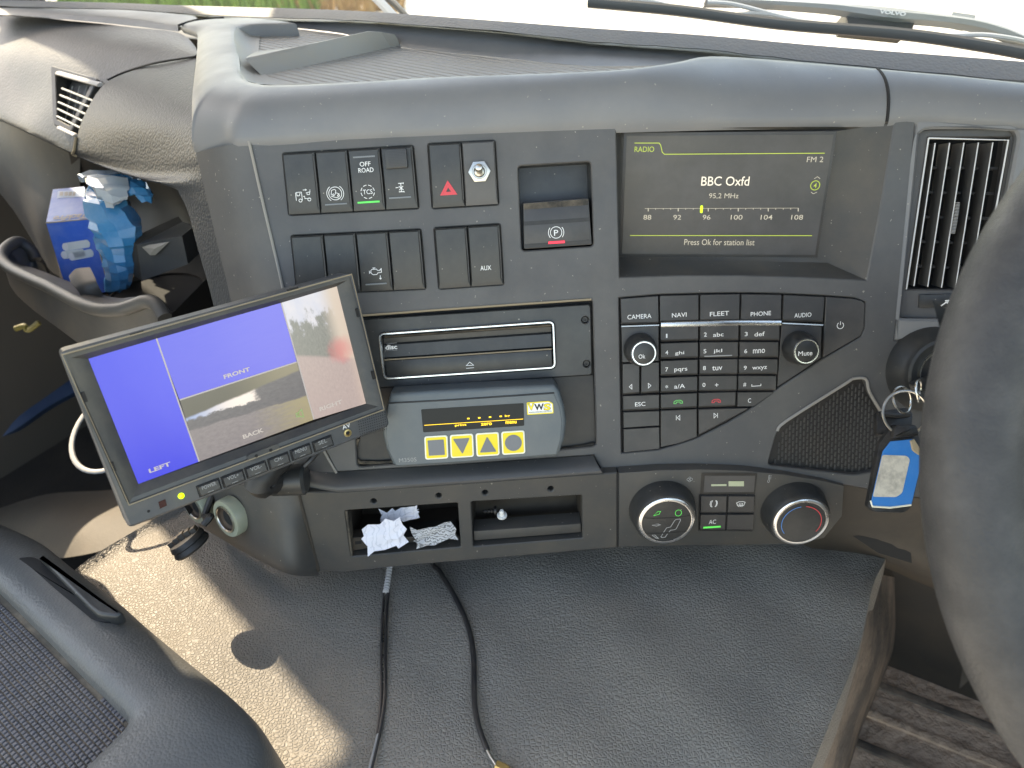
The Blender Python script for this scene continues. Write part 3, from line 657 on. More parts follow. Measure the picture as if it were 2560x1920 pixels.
pad = surf([[(318, 180, .835), (391, 159, .790), (490, 142, .755)], [(255, 216, .82), (370, 225, .735), (484, 220, .685)], [(205, 301, .81), (345, 305, .705), (484, 300, .635)],
            [(189, 373, .815), (340, 385, .712), (496, 382, .615)], [(193, 389, .825), (330, 434, .725), (503, 420, .614)], [(300, 430, .735), (400, 455, .66), (508, 445, .614)],
            [(425, 464, .66), (468, 475, .635), (514, 475, .614)], [(451, 490, .655), (488, 505, .632), (520, 505, .615)], [(471, 533, .652), (502, 540, .632), (530, 540, .617)],
            [(488, 597, .65), (518, 600, .633), (545, 605, .620)], [(506, 661, .65), (535, 665, .635), (560, 670, .624)], [(523, 720, .65), (552, 725, .638), (575, 730, .628)], [(560, 870, .65), (590, 870, .64), (612, 870, .635)]], 5, 4)
b = B().loft(pad); edge = [r[0] for r in pad]; b.loft([edge, [p + Vector((-.004, .012, -.006)) for p in edge], [p + Vector((.02, .06, -.01)) for p in edge]]); b.build('corner_pad', 'leather', dash, flip=True, smooth=60)
B().tube(smoothline([D(x, y, d) for x, y, d in ((490, 141.5, .752), (391, 157, .783), (318, 178, .832), (269, 200, .828))], 5), .0011, 6).build('pad_seam', 'void', dash)
B().tube([pad[i][0] + Vector((-.001, -.001, 0)) for i in range(10, 17)], .0014, 6).build('pad_rim_glint', 'duststrip', dash)  # grazing light on the pad edge, painted as a pale tube
# storage compartment behind the monitor
comp = surf([[(170, 372, .90), (330, 420, .86), (500, 470, .72)], [(190, 480, .96), (340, 500, .93), (520, 540, .74)], [(200, 620, .96), (350, 600, .93), (540, 640, .74)]], 4, 4)
B().loft(comp).build('compartment_wall', 'dark', dash, flip=True)
zc = .868
cf = surf([[Zp(140, 640, zc), Zp(220, 620, zc), Zp(350, 605, zc), Zp(560, 600, zc)], [Zp(160, 720, zc), Zp(240, 705, zc), Zp(380, 690, zc), Zp(600, 690, zc)], [Zp(200, 770, zc), Zp(300, 780, zc), Zp(420, 785, zc), Zp(600, 790, zc)]], 3, 3)
B().loft(cf).build('compartment_floor', 'brown', dash, flip=False)
ch = Fr(Zp(392, 740, zc + .0008), (1, 0, 0), (0, 1, 0)); B().lathe(ch, [(.052, .0006), (.050, 0)], 40, 1, 1).build('cup_hole', 'void', dash, smooth=0)
B().tube([ch.w(.052 * math.cos(a * math.pi / 20), .052 * math.sin(a * math.pi / 20), .0006) for a in range(40)], .0016, 6, closed=True).build('cup_hole_rim', 'brown', dash)
# bottle clip block
def hexa(tl, tr, br, bl, off): 
    q = [D(*p) for p in (tl, tr, br, bl)]; o = Vector(off); q += [p + o for p in q]
    return B().add(q, [[0, 3, 2, 1], [4, 5, 6, 7], [0, 1, 5, 4], [1, 2, 6, 5], [2, 3, 7, 6], [3, 0, 4, 7]])
hexa((322, 598, .80), (342, 612, .79), (352, 700, .80), (335, 690, .81), (.06, .045, .012)).build('bottle_clip', 'brown', dash, smooth=0)
hexa((342, 612, .79), (455, 590, .76), (470, 660, .77), (355, 702, .80), (.01, .05, .0)).build('bottle_clip', 'cup', dash, smooth=0)
B().add([D(355, 618, .785), D(372, 612, .778), D(424, 604, .765), D(388, 638, .778), D(375, 638, .78), D(385, 622, .772)], [[0, 5, 1], [1, 5, 2], [2, 5, 3], [3, 5, 4], [4, 5, 0]]).build('clip_tab', 'tray', dash, smooth=0)
# lower driver side trims under the pocket
ld = surf([[(1900, 1176, .632), (2110, 1212, .632), (2330, 1252, .632), (2620, 1300, .63)], [(1985, 1290, .66), (2150, 1300, .66), (2340, 1330, .66), (2620, 1360, .65)], [(2010, 1362, .70), (2170, 1372, .69), (2340, 1430, .68), (2620, 1500, .67)], [(2080, 1380, .78), (2215, 1420, .80), (2345, 1475, .80), (2620, 1560, .80)]], 4, 4)
B().loft(ld).build('knee_panel', 'brown', dash, flip=True)
B().add([D(2132, 1340, .672), D(2190, 1332, .668), D(2275, 1365, .668), D(2280, 1408, .672), D(2195, 1382, .675)], [[0, 4, 3, 2, 1]]).build('knee_panel_slot', 'void', dash, smooth=0)
# seam in the ledge and between hoods
so0, si0 = FPp(2217, 304, .001), Zp(2194, 172.3, 1.0969); sk0 = so0 + Vector((si0.x - so0.x, si0.y - so0.y, 0)) * .12 + Vector((0, 0, (si0.z - so0.z) + .0008))
B().tube([so0 * (1 - t) ** 2 + sk0 * 2 * t * (1 - t) + si0 * t * t for t in [k / 12 for k in range(13)]], .0011, 6).build('hood_seam', 'void', dash)
B().tube(smoothline([FPp(1484, 1137, .001), FPp(1494, 1158, .004), FPp(1508, 1179, .001)], 3), .0006, 5).build('ledge_seam', 'void', dash)
B().tube(smoothline([p + Vector((0, 0, .0012)) for p in (Zp(447, 66, 1.103), Zp(491, 53, 1.104), Zp(560, 47, 1.105))], 3), .0012, 5).build('strip_seam', 'void', dash)

# ================================================================== engine cover
zc_ = .70
Lb = [(600, 1150), (420, 1268), (254, 1367), (182, 1422), (60, 1530), (-60, 1680), (-160, 1850), (-200, 2100)]
Rb = [(2240, 1200), (2222, 1300), (2205, 1380), (2172, 1450), (2138, 1600), (2070, 1772), (2008, 1920), (1920, 2100)]
def cover_z(P): return 0
rows = []
for (a, c) in zip(smoothline([Vector((*q, 0)) for q in Lb], 5), smoothline([Vector((*q, 0)) for q in Rb], 5)):
    A_, C_ = Zp(a.x, a.y, zc_), Zp(c.x, c.y, zc_); r = []
    dr = (C_ - A_).normalized()
    for k, (o, dz) in enumerate(((-.05, -.20), (-.035, -.10), (-.018, -.03), (-.006, -.008))): r.append(A_ + dr * o + Vector((0, 0, dz)))
    for k in range(41):
        t = k / 40; P = A_.lerp(C_, t); e = min(t, 1 - t)
        P.z += .012 * (1 - (2 * t - 1) ** 4) + .0022 * math.sin(P.x * 31 + 1) * math.sin(P.y * 27 + .6) + .0016 * math.sin(P.x * 55 + P.y * 40) - .012
        r.append(P)
    for o, dz in ((.005, -.009), (.008, -.04), (.011, -.14), (.015, -.35)): r.append(C_ + dr * o + Vector((0, 0, dz)))
    rows.append(r)
ec = thing('engine_cover', 'pebble grained grey vinyl engine cover below the dashboard', 'engine cover', Zp(1280, 1650, zc_ - .25))
B().loft(rows).build('vinyl_skin', 'vinyl', ec, smooth=80, flip=True)

# ================================================================== floors
zfl = .33
b = B().loft([[Zp(x, y, zfl) for x in (1500, 2000, 2500, 3200)] for y in (900, 1300, 1700, 2200)]); fo = b.build('floor', 'rubber'); tag(fo, 'muddy rubber floor of the driver footwell', kind='structure')
zm = zfl + .006
mq = [Zp(x, y, zm) for x, y in M(R9, (1180, 1000), (2300, 1250), (2300, 1900), (700, 1900), (1130, 1380))]
FM0 = Fr(Zp(2250, 1800, zm), Zp(2420, 1890, zm) - Zp(2170, 1790, zm), (0, 1, 0))
mat_t = thing('floor_mat', 'ribbed driver floor mat caked in dried tan mud', 'floor mat', Zp(2250, 1850, zm))
mu = [uvP(FM0, p) for p in mq]
B().prism(FM0, mu, -.004, .003, .002).build('mat_base', 'mud', mat_t, flip=False)
for i in range(7):
    v = .13 - i * .047
    B().box(FM0, -.055 + .004 * (i % 2), v - .006, .30, v + .006, .0, .007, .0025).build('mat_rib', 'rubber' if i % 3 else 'mud', mat_t)
# muddy side trim of the tunnel
sd = [[Zp(x + 6, y, .66) for x, y in ((2176, 1433), (2144, 1588), (2103, 1703), (2053, 1810), (2008, 1920), (1960, 2020))], [Zp(x + 50, y + 10, .50) for x, y in ((2186, 1433), (2170, 1588), (2130, 1703), (2085, 1810), (2050, 1920), (2010, 2020))], [Zp(x + 70, y + 10, .37) for x, y in ((2186, 1433), (2170, 1588), (2130, 1703), (2085, 1810), (2050, 1920), (2010, 2020))]]
tr = B().loft([smoothline(r, 5) for r in sd]); one(tr, 'tunnel_side_trim', 'rubber', 'scuffed muddy rubber trim along the driver side of the engine cover', 'trim', flip=True)
# passenger footwell
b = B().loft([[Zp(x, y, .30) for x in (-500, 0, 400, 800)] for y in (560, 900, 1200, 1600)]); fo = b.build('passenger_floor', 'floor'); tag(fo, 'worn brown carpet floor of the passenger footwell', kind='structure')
fm = surf([[Zp(0, 1270, .36), Zp(120, 1235, .40), Zp(270, 1225, .44), Zp(420, 1205, .46)], [Zp(-40, 1330, .38), Zp(90, 1290, .44), Zp(250, 1290, .48), Zp(420, 1260, .50)], [Zp(-60, 1420, .38), Zp(120, 1400, .45), Zp(260, 1375, .50), Zp(430, 1310, .53)]], 5, 5)
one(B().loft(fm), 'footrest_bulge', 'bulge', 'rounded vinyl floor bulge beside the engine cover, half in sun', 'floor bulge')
b = B().tube(smoothline([Zp(-120, 1130, .36), Zp(20, 1050, .38), Zp(120, 985, .39), Zp(330, 880, .40)], 5), .045, 10, flat=.5); one(b, 'blue_tarpaulin', 'bluetarp', 'dark blue tarpaulin band in the passenger footwell shadow', 'tarpaulin')
def crumple(fr, uv, n, amp, seedv, h=0):
    rnd = random.Random(seedv); b = B(); u0, v0, u1, v1 = uv; G = []
    f = [(rnd.uniform(0, 6.28), rnd.uniform(90, 240), rnd.uniform(0, 6.28)) for _ in range(7)]
    for j in range(n + 1):
        r = []
        for i in range(n + 1):
            u = u0 + (u1 - u0) * i / n; v = v0 + (v1 - v0) * j / n
            z = sum(abs(math.sin((u * math.cos(a) + v * math.sin(a)) * k + p)) for a, k, p in f) / 7 * amp
            e = 1 if 0 < i < n and 0 < j < n else 0
            r.append(fr.w(u + rnd.uniform(-1, 1) * .0016 + (0 if e else rnd.uniform(-1, 1) * .002), v + rnd.uniform(-1, 1) * .0016 + (0 if e else rnd.uniform(-1, 1) * .002), h + z + rnd.uniform(-1, 1) * amp * .12))
        G.append(r)
    return b.loft(G)
FG = Fr(Zp(20, 835, .42), (1, 0, 0), (0, 1, .6)); one(crumple(FG, (-.07, -.04, .045, .05), 6, .03, 3), 'green_wrapper', 'greenbag', 'crumpled green wrapper in the dark passenger footwell', 'wrapper', smooth=0)
one(B().tube(smoothline([D(38, 822, 1.1), D(62, 815, 1.1), D(70, 826, 1.1), D(98, 806, 1.1)], 5), .004, 6), 'yellow_cord', 'yellowcord', 'yellow cord beside the green wrapper', 'cord')
wr = Fr(D(277, 1075, .80), cr, cu_ * .8 + fwd * .6); one(B().tube([wr.w(.037 * math.cos(a * math.pi / 18), .050 * math.sin(a * math.pi / 18), 0) for a in range(36)], .0028, 8, closed=True, flat=.6), 'plastic_ring', 'greyprint', 'white plastic ring peeking out behind the monitor', 'ring')

slab(.76, .82, -.85, 1.5, .2, 1.05).build('added_bulkhead', 'dark', cab, smooth=0)  # unseen wall behind the dash, added to block stray sun

# ================================================================== rocker switches
def quad_cells(q, n, gap=.0004):
    TL, TR, BR, BL = [Vector(p) for p in FP.P(q)]; o = []
    for i in range(n):
        a, c = i / n, (i + 1) / n; g = gap
        ux = (TR - TL).normalized() * g; vy = (TL - BL).normalized() * g
        o.append([TL.lerp(TR, a) + ux - vy, TL.lerp(TR, c) - ux - vy, BL.lerp(BR, c) - ux + vy, BL.lerp(BR, a) + ux + vy])
    return o
SG = 'switches in the upper fascia'
def rocker(cell, label, hi=.0036, blank=False, tilt=-.0006, low=.0042):
    c = sum(cell, Vector((0, 0))) / 4
    t = thing('rocker_switch', label, 'switch', FP.w(*c, -.006), SG)
    B().keycap(FP, cell, -.0066, hi, .0009, .0016, .0012, low, tilt).build('rocker_cap', 'switch', t, smooth=25)
    # highlight painted as a lighter shoulder on the right flank
    TL, TR, BR, BL = cell; ux = (TR - TL).normalized()
    B().tube([FP.w(*(TR - ux * .0007).lerp(BR, .06), hi - .0003), FP.w(*(TR - ux * .0007).lerp(BR, .5), hi - .0004), FP.w(*(BR - ux * .0007).lerp(TR, .10), hi - .0007)], .00045, 6).build('glint_strip', 'key', t)
    return t, hi
ca = quad_cells(wells['a'], 4); cb = quad_cells(wells['b'], 2); cc = quad_cells(wells['c'], 4); cd = quad_cells(wells['d'], 2)
LH = .0034
def bar(fr, x, y, wpx, hpx, m, parent, h, name='indicator_bar', rise=.0002):
    u, v = fr.px(x, y, h); a, c = pxs(fr, x, y, h)
    return B().box(fr, u - wpx * a / 2, v - hpx * c / 2, u + wpx * a / 2, v + hpx * c / 2, h - .0006, h + rise, .0001).build(name, m, parent, smooth=0)
HB = .0037
t, _ = rocker(ca[0], 'black rocker switch with a lorry and lifted body symbol')
icon(FP, *S2(285, 622), .27, [[(-66, 45), (-66, -25), (-55, -32), (-10, -32), (-10, 45)], [(-55, -25), (-55, 0), (-30, 0), (-30, -12), (-22, -25)], circ(-28, 45, 14), circ(55, 40, 14), [(0, 8), (15, 8), (15, 30), (72, 30)], [(5, -50), (38, -50)], [(28, -58), (38, -50), (28, -42)], [(30, -22), (70, -30), (70, -50)], [(40, -5), (62, -5), (72, -50)], [(40, -25), (40, -5)]], 'white', t, HB, .00042)
t, _ = rocker(ca[1], 'black rocker switch with a circled tilting lorry symbol')
icon(FP, *S2(583, 603), .27, [circ(0, 0, 60), circ(0, 0, 78, 125, 235), circ(0, 0, 78, -55, 55), [(-40, 25), (38, 48)], [(-40, 15), (-32, -30), (-5, -38), (8, -28), (0, 10)], [(0, -8), (35, 5), (30, 22)], circ(-18, 12, 8), circ(28, 22, 9)], 'white', t, HB, .00042)
bar(FP, *S2(590, 702), 55, 3.8, 'dimbar', t, HB)
t, _ = rocker(ca[2], 'black OFF ROAD and TCS rocker switch with a lit green bar')
bar(FP, *S2(848, 265), 55, 4, 'dimbar', t, HB)
text('OFF', FP, *S2(858, 332), 27, 11.5, 'white', t, HB); text('ROAD', FP, *S2(866, 388), 38, 11.5, 'white', t, HB)
text('TCS', FP, *S2(882, 588), 24, 11.5, 'white', t, HB)
icon(FP, *S2(882, 588), .27, [circ(0, 0, 62, a, a + 30, 5) for a in range(10, 370, 45)], 'white', t, HB, .00045)
bar(FP, *S2(890, 683), 55, 4.5, 'greenled', t, HB)
t, _ = rocker(ca[3], 'black rocker switch with ribbed thumb grip and differential lock symbol', low=.0062)
q = M(S2, (1048, 200), (1245, 190), (1262, 370), (1062, 385)); u = FP.P(q)
gb = B().prism(FP, rpoly(u, .001, 2), .003, .0078, .0008).build('thumb_grip', 'switch', t)
b = B(); 
for k in range(11):
    y = 205 + k * 14.5; b.ribbon(FP, [FP.px(*S2(1066 + k * 1.2, y + 4), .0081), FP.px(*S2(1235 + k * 1.2, y - 4), .0081)], .0006, .0081)
b.build('grip_rib', 'key', gb, smooth=0)
icon(FP, *S2(1180, 550), .27, [[(-14, -40), (34, -40)], [(10, -40), (10, 38)], [(-14, 38), (34, 38)], [(-40, -2), (-14, -2)], [(-10, -14), (30, 22)], [(-10, 22), (30, -14)], [(34, -46), (34, -32)], [(34, 32), (34, 46)]], 'white', t, HB, .0005)
bar(FP, *S2(1180, 641), 55, 4, 'dimbar', t, HB)
t, _ = rocker(cb[0], 'black hazard warning switch with a red triangle')
icon(FP, *S2(1625, 566), .27, [[(0, -68), (66, 44), (-66, 44)], [(0, -34), (38, 30), (-38, 30)]], 'redprint', t, HB, .0013, name='hazard_triangle', closed=(0, 1))
# toggle on its blanking plate
tg = thing('toggle_switch', 'chrome toggle switch with hexagonal nut on a grey plate', 'switch', FP.w(*FP.px(*S2(1912, 400)), -.006), SG)
B().keycap(FP, cb[1], -.0066, .0042, .0008, .0010, .0010, .0048, 0).build('blanking_plate', 'fascia', tg, smooth=25)
fu = FP.sub(*FP.px(*S2(1912, 402), .0042), .0042)
ru = .0082
B().prism(fu, [(ru * math.cos(i * math.pi / 3), ru * math.sin(i * math.pi / 3)) for i in range(6)], 0, .0016, .0003).build('hex_nut', 'steel', tg)
B().lathe(fu, [(.0052, .0016), (.0053, .0030), (.0050, .0034), (.0042, .0034), (.0041, .0022)], 28, cap=False).build('threaded_collar', 'steel', tg)
ft = Fr(fu.w(0, 0, .0018), fu.U, fu.V * .97 + fu.N * -.22)
B().lathe(ft, [(.0041, 0), (.0038, .0012), (.0024, .0022), (.0024, .0060), (.0029, .0085), (.0029, .0105), (.0024, .0122), (.0010, .0130)], 24).build('lever', 'steel', tg)
for c, lb in ((cc[0], 'blank black switch mostly hidden behind the monitor corner'), (cc[1], 'blank black switch just before the engine symbol switch')): rocker(c, lb)
t, _ = rocker(cc[2], 'black rocker switch with an engine and down arrow symbol')
icon(FP, *S2(950, 1325), .27, [[(-38, -14), (-26, -24), (14, -24), (24, -12), (40, -8), (54, -22), (60, 8), (24, 12), (14, 26), (-20, 26), (-38, 12), (-38, -14)], [(-52, -12), (-52, 16)], [(-52, 2), (-38, 2)], [(-20, -36), (6, -36)], [(-8, -36), (-8, -24)], [(44, 36), (44, 70)], [(34, 60), (44, 72), (54, 60)], [(60, -30), (60, 4)]], 'white', t, HB, .00045)
bar(FP, *S2(960, 1438), 53, 3.6, 'dimbar', t, HB)
rocker(cc[3], 'blank black switch right after the engine symbol switch')
rocker(cd[0], 'blank black switch next to the AUX switch')
t, _ = rocker(cd[1], 'black switch plate lettered AUX'); text('AUX', FP, *S2(1970, 1290), 27, 11.5, 'white', t, HB)

# ================================================================== parking brake
pb = thing('parking_brake_switch', 'parking brake switch with P symbol and red lamp in a square recess', 'switch', FPp(1390, 620, -.03))
hu = ccw(FP.P(brake_hole)); fr0 = [FP.w(*p, -.006) for p in hu]; bk0 = [FP.w(*p, -.020) for p in inset(hu, .001)]
b = B().loft([fr0 + [fr0[0]], bk0 + [bk0[0]]]); b.f.append([len(b.v) - 5 + i for i in range(4)]); b.build('recess', 'switch', pb, smooth=0, flip=False)
lv = M(R2, (1092, 1238), (1492, 1208), (1512, 1492), (1098, 1520))
B().prism(FP, rpoly(FP.P(lv), .0012, 3), -.019, .0005, .0009, 2).build('lever', 'key', pb)
b = B()
for k in range(6): b.ribbon(FP, [FP.px(*R2(1096, 1246 + k * 6), .0008), FP.px(*R2(1490, 1217 + k * 6), .0008)], .0006, .0008 if k % 2 else .0007)
b.build('grip_rib', 'gap', pb, smooth=0)
B().poly(FP, FP.P(M(R2, (1096, 1352), (1494, 1326), (1496, 1350), (1097, 1377)), .0007), .0007).build('groove', 'black', pb, smooth=0)
B().poly(FP, FP.P(M(R2, (1098, 1490), (1508, 1462), (1510, 1488), (1100, 1515)), .0007), .0007).build('lower_groove', 'black', pb, smooth=0)
text('P', FP, *R2(1294, 1420), 10.5, 14.5, 'white', pb, .0009); icon(FP, *R2(1294, 1418), .41, [circ(0, 0, 35), circ(0, 0, 47, 140, 220), circ(0, 0, 47, -40, 40)], 'white', pb, .0009, .00045)
bar(FP, *R2(1297, 1478), 41, 6, 'redled', pb, .0009)

# ================================================================== radio display
rd = thing('radio_display', 'radio display tuned to 95,2 MHz with a green lined screen', 'display', FS.w(0, -.05, -.01))
B().prism(FS, inset(su, -.0024), -.008, .0004, .0008).build('bezel', 'key', rd)
B().poly(FS, su, .0007).build('screen', 'screen', rd, smooth=0)
hS = .0010
def sline(pts, m, wd, nm='screen_line', cl=False): return B().ribbon(FS, [FS.px(*S3(*p), hS) for p in pts], wd, hS, cl).build(nm, m, rd, smooth=0)
sline([(290, 193), (495, 193), (508, 210), (522, 270), (540, 287), (1883, 278)], 'scrgreen', .0006)
sline([(252, 968), (1777, 969)], 'scrgreen', .0006)
text('RADIO', FS, *S3(372, 245), 49, 13.5, 'scrgreen', rd, hS); text('FM 2', FS, *S3(1803, 330), 41, 13.5, 'scrgrey', rd, hS)
text('BBC Oxfd', FS, *S3(1050, 512), 120, 23, 'scrwhite', rd, hS); text('95,2 MHz', FS, *S3(1037, 638), 74, 14.5, 'scrgrey', rd, hS)
for s, x in (('88', 397), ('92', 647), ('96', 893), ('100', 1145), ('104', 1396), ('108', 1652)): text(s, FS, *S3(x, 815), len(s) * 9.8, 12, 'scrgrey', rd, hS)
text('Press Ok for station list', FS, *S3(1000, 1024), 176, 15, 'scrgrey', rd, hS)
b = B().ribbon(FS, [FS.px(*S3(375, 742), hS), FS.px(*S3(1663, 738), hS)], .0003, hS)
for k in range(21):
    x = 404 + (1661 - 404) * k / 20; big = k % 4 == 0; b.ribbon(FS, [FS.px(*S3(x, 738), hS), FS.px(*S3(x, 766 if big else 752), hS)], .0007 if big else .0004, hS)
b.build('tuning_scale', 'scrgrey', rd, smooth=0)
B().poly(FS, rpoly([FS.px(*S3(*p), hS + .0002) for p in ((841, 715), (864, 715), (860, 780), (837, 780))], .0012, 3), hS + .0002).build('tuning_pointer', 'scrlime', rd, smooth=0)
icon(FS, *S3(1803, 548), .298, [circ(0, 0, 38)], 'scrgreen', rd, hS, .0006); text('4', FS, *S3(1803, 549), 8, 12, 'scrgreen', rd, hS)
icon(FS, *S3(1808, 548), .298, [[(-22, -55), (3, -72), (28, -55)], [(-32, 55), (-10, 70), (20, 55)]], 'scrgrey', rd, hS, .0004)

# ================================================================== control keypad
kp = thing('control_keypad', 'radio and phone keypad panel with two round knobs', 'keypad', FPp(1800, 1000, -.004))
KH = .0012
def key(pts, leg=None, ledge=True, h=KH, nm='key', m='key'):
    u = FP.P(M(S4, *pts)); b = B()
    if len(pts) == 4: b.keycap(FP, u, -.0042, h, .0003, .0003, .0004, .0018 if ledge else .0004, 0)
    else: b.prism(FP, u, -.0042, h, .0004, 1)
    o = b.build(nm, m, kp, smooth=25)
    for s, x, y, wd, hh in (leg or []): text(s, FP, *S4(x, y), wd / 3.35 if wd else None, hh / 3.35, 'white', o, h + .00015, bold=.003)
    return o
key([(103, 155), (419, 131), (423, 366), (110, 374)], [('CAMERA', 263, 306, 200, 38)]); key([(431, 130), (757, 121), (757, 347), (433, 358)], [('NAVI', 597, 293, 122, 36)])
key([(769, 121), (1102, 115), (1097, 343), (768, 346)], [('FLEET', 934, 282, 160, 36)]); key([(1114, 116), (1452, 121), (1445, 341), (1108, 343)], [('PHONE', 1281, 282, 170, 36)])
key([(1466, 122), (1811, 139), (1797, 356), (1458, 346)], [('AUDIO', 1633, 294, 142, 36)])
pw = key([(1823, 140), (2060, 158), (2125, 176), (2146, 196), (2138, 400), (2108, 466), (1796, 648)])
icon(FP, *S4(1947, 381), .298, [circ(0, 0, 27, -55, 235), [(0, -34), (0, -4)]], 'white', pw, KH + .0002, .00045)
def strip_(p, wd, m, nm): return B().prism(FP, [FP.px(*S4(p[0][0], p[0][1])), FP.px(*S4(p[1][0], p[1][1])), FP.px(*S4(p[1][0], p[1][1] + wd)), FP.px(*S4(p[0][0], p[0][1] + wd))], -.003, .0016, .0004).build(nm, m, kp)
b = B(); pts = [(440, 366), (770, 358), (1105, 350), (1445, 352)]
b.tube(smoothline([FP.w(*FP.px(*S4(x, y + 7)), .0012) for x, y in pts], 4), .0022, 8, flat=.5, nrm=FP.N).build('chrome_strip', 'chrome', kp)
for pts in (((110, 388), (425, 377)), ((1455, 361), (1797, 376))): B().tube([FP.w(*FP.px(*S4(*p)), .0008) for p in pts], .0009, 6).build('thin_strip', 'steel', kp)
key([(110, 396), (424, 385), (425, 680), (118, 692)], ledge=False, h=.0004, nm='knob_plate'); key([(1455, 372), (1792, 386), (1782, 652), (1600, 778), (1418, 896)], h=.0004, nm='knob_plate')
k = key([(119, 700), (262, 694), (262, 952), (121, 962)]); icon(FP, *S4(190, 895), .298, [[(10, -20), (10, 20), (-12, 0)]], 'white', k, KH + .0002, .0004, closed=(0,))
k = key([(275, 692), (425, 686), (427, 942), (275, 952)]); icon(FP, *S4(348, 885), .298, [[(-10, -20), (-10, 20), (12, 0)]], 'white', k, KH + .0002, .0004, closed=(0,))
key([(123, 969), (427, 956), (427, 1086), (125, 1098)], [('ESC', 270, 1040, 86, 34)]); key([(126, 1104), (428, 1093), (428, 1218), (128, 1238)], ledge=False); key([(128, 1246), (428, 1228), (431, 1412), (130, 1443)], ledge=False)
nums = {0: [('1', None, 468), ('4', 'ghi', 608), ('7', 'pqrs', 750), ('*', 'a/A', 890)], 1: [('2', 'abc', 457), ('5', 'jkl', 597), ('8', 'tuv', 738), ('0', '+', 879)], 2: [('3', 'def', 453), ('6', 'mno', 596), ('9', 'wxyz', 736), ('#', None, 877)]}
xs = {0: [(437, 755), (438, 753), (438, 750), (439, 747)], 1: [(768, 1092), (766, 1087), (763, 1083), (759, 1077)], 2: [(1106, 1435), (1099, 1426), (1092, 1418), (1087, 1407)]}
ys = {0: [(388, 378, 518, 506), (528, 518, 662, 653), (675, 663, 804, 796), (815, 804, 946, 936)], 1: [(376, 372, 508, 506), (518, 516, 654, 652), (662, 659, 795, 792), (801, 798, 934, 930)], 2: [(370, 372, 505, 507), (516, 516, 650, 650), (659, 660, 791, 790), (798, 799, 928, 926)]}
dx = {0: (492, 600), 1: (816, 925), 2: (1158, 1270)}
wds = {'ghi': 76, 'pqrs': 108, 'a/A': 90, 'abc': 88, 'jkl': 72, 'tuv': 84, '+': 30, 'def': 86, 'mno': 100, 'wxyz': 122}
for c in range(3):
    for r in range(4):
        x0, x1 = xs[c][r]; a, bb, d, e = ys[c][r]; s, l, y = nums[c][r]; sx = -4 * r if c else 0
        leg = [(s, dx[c][0] + sx, y + (4 if s == '*' else 0), 12 if s == '1' else 24, 34 if s not in '*' else 26)]
        if l: leg.append((l, dx[c][1] + sx * 1.2 + (10 if len(l) > 3 else 0), y + (6 if l in ('ghi', 'pqrs', 'wxyz') else 0), wds[l], 36 if l in ('ghi', 'jkl', 'a/A', 'def', 'tuv') else 34 if l != '+' else 28))
        k = key([(x0, a), (x1, bb), (x1 - 1, e), (x0 + 1, d)], leg)
        if s == '#': icon(FP, *S4(1243, 880), .298, [[(-38, -8), (-38, 8), (38, 8), (38, -8)]], 'white', k, KH + .0002, .0005)
        if s == '5': B().ribbon(FP, [FP.px(*S4(808, 640), KH + .0006), FP.px(*S4(1040, 632), KH + .0006)], .0008, KH + .0004).build('raised_mark', 'greyprint', k, smooth=0)
def phone(x, y, m, k): icon(FP, *S4(x, y), .298, [[(-36, 12), (-34, -4), (-16, -14), (16, -14), (34, -4), (36, 12), (18, 12), (14, 0), (-14, 0), (-18, 12)]], m, k, KH + .0002, .0006, closed=(0,))
k = key([(439, 956), (744, 943), (742, 1070), (440, 1084)]); phone(588, 1022, 'greenprint', k)
k = key([(757, 942), (1069, 934), (1064, 1058), (756, 1070)]); phone(907, 1014, 'redprint', k)
k = key([(1082, 937), (1384, 934), (1216, 1058), (1080, 1060)], [('C', 1186, 1010, 26, 36)], ledge=False)
k = key([(440, 1092), (742, 1080), (742, 1312), (600, 1362), (441, 1398)]); icon(FP, *S4(588, 1154), .298, [[(-16, -20), (-16, 20)], [(14, -20), (14, 20), (-8, 0)]], 'white', k, KH + .0002, .0004, closed=(1,))
k = key([(756, 1080), (1176, 1068), (1000, 1182), (756, 1306)]); icon(FP, *S4(902, 1136), .298, [[(16, -20), (16, 20)], [(-14, -20), (-14, 20), (8, 0)]], 'white', k, KH + .0002, .0004, closed=(1,))
def knob(fr, x, y, rb, rt, hh, label, parent, ringw, tw, th, mcap='switch', ts=.0):
    f = fr.sub(*fr.px(x, y), 0); 
    kb = B().lathe(f, [(rb * 1.02, -.003), (rb, .001), (rb * .97, hh * .35), ((rb + rt) / 2 * 1.02, hh * .8), (rt * 1.09, hh * .95), (rt * 1.07, hh), (rt, hh)], 48).build('knob', 'switch', parent)
    B().lathe(f, [(rt * 1.02, hh - .0005), (rt * 1.02, hh + .0006), (rt * .98, hh + .0012), (rt - ringw, hh + .0012), (rt - ringw * 1.1, hh - .0002)], 48, cap=False).build('chrome_ring', 'chrome', kb)
    B().lathe(f, [(rt - ringw * 1.05, hh - .001), (rt - ringw * 1.12, hh + .0007), (rt * .6, hh + .0012), (.001, hh + .0013)], 48).build('knob_cap', mcap, kb)
    return kb, f
kb, f = knob(FP, *S4(266, 578),   .0128, .0093, .017, 'Ok', kp, .0010, 0, 0)
text('Ok', FP, *S4(284, 641), 16.5, 10.5, 'white', kb, .0190)
kb, f = knob(FP, *S4(1590, 562), .0130, .0095, .017, 'Mute', kp, .0010, 0, 0)
text('Mute', FP, *S4(1654, 614), 35, 11.5, 'white', kb, .0190)

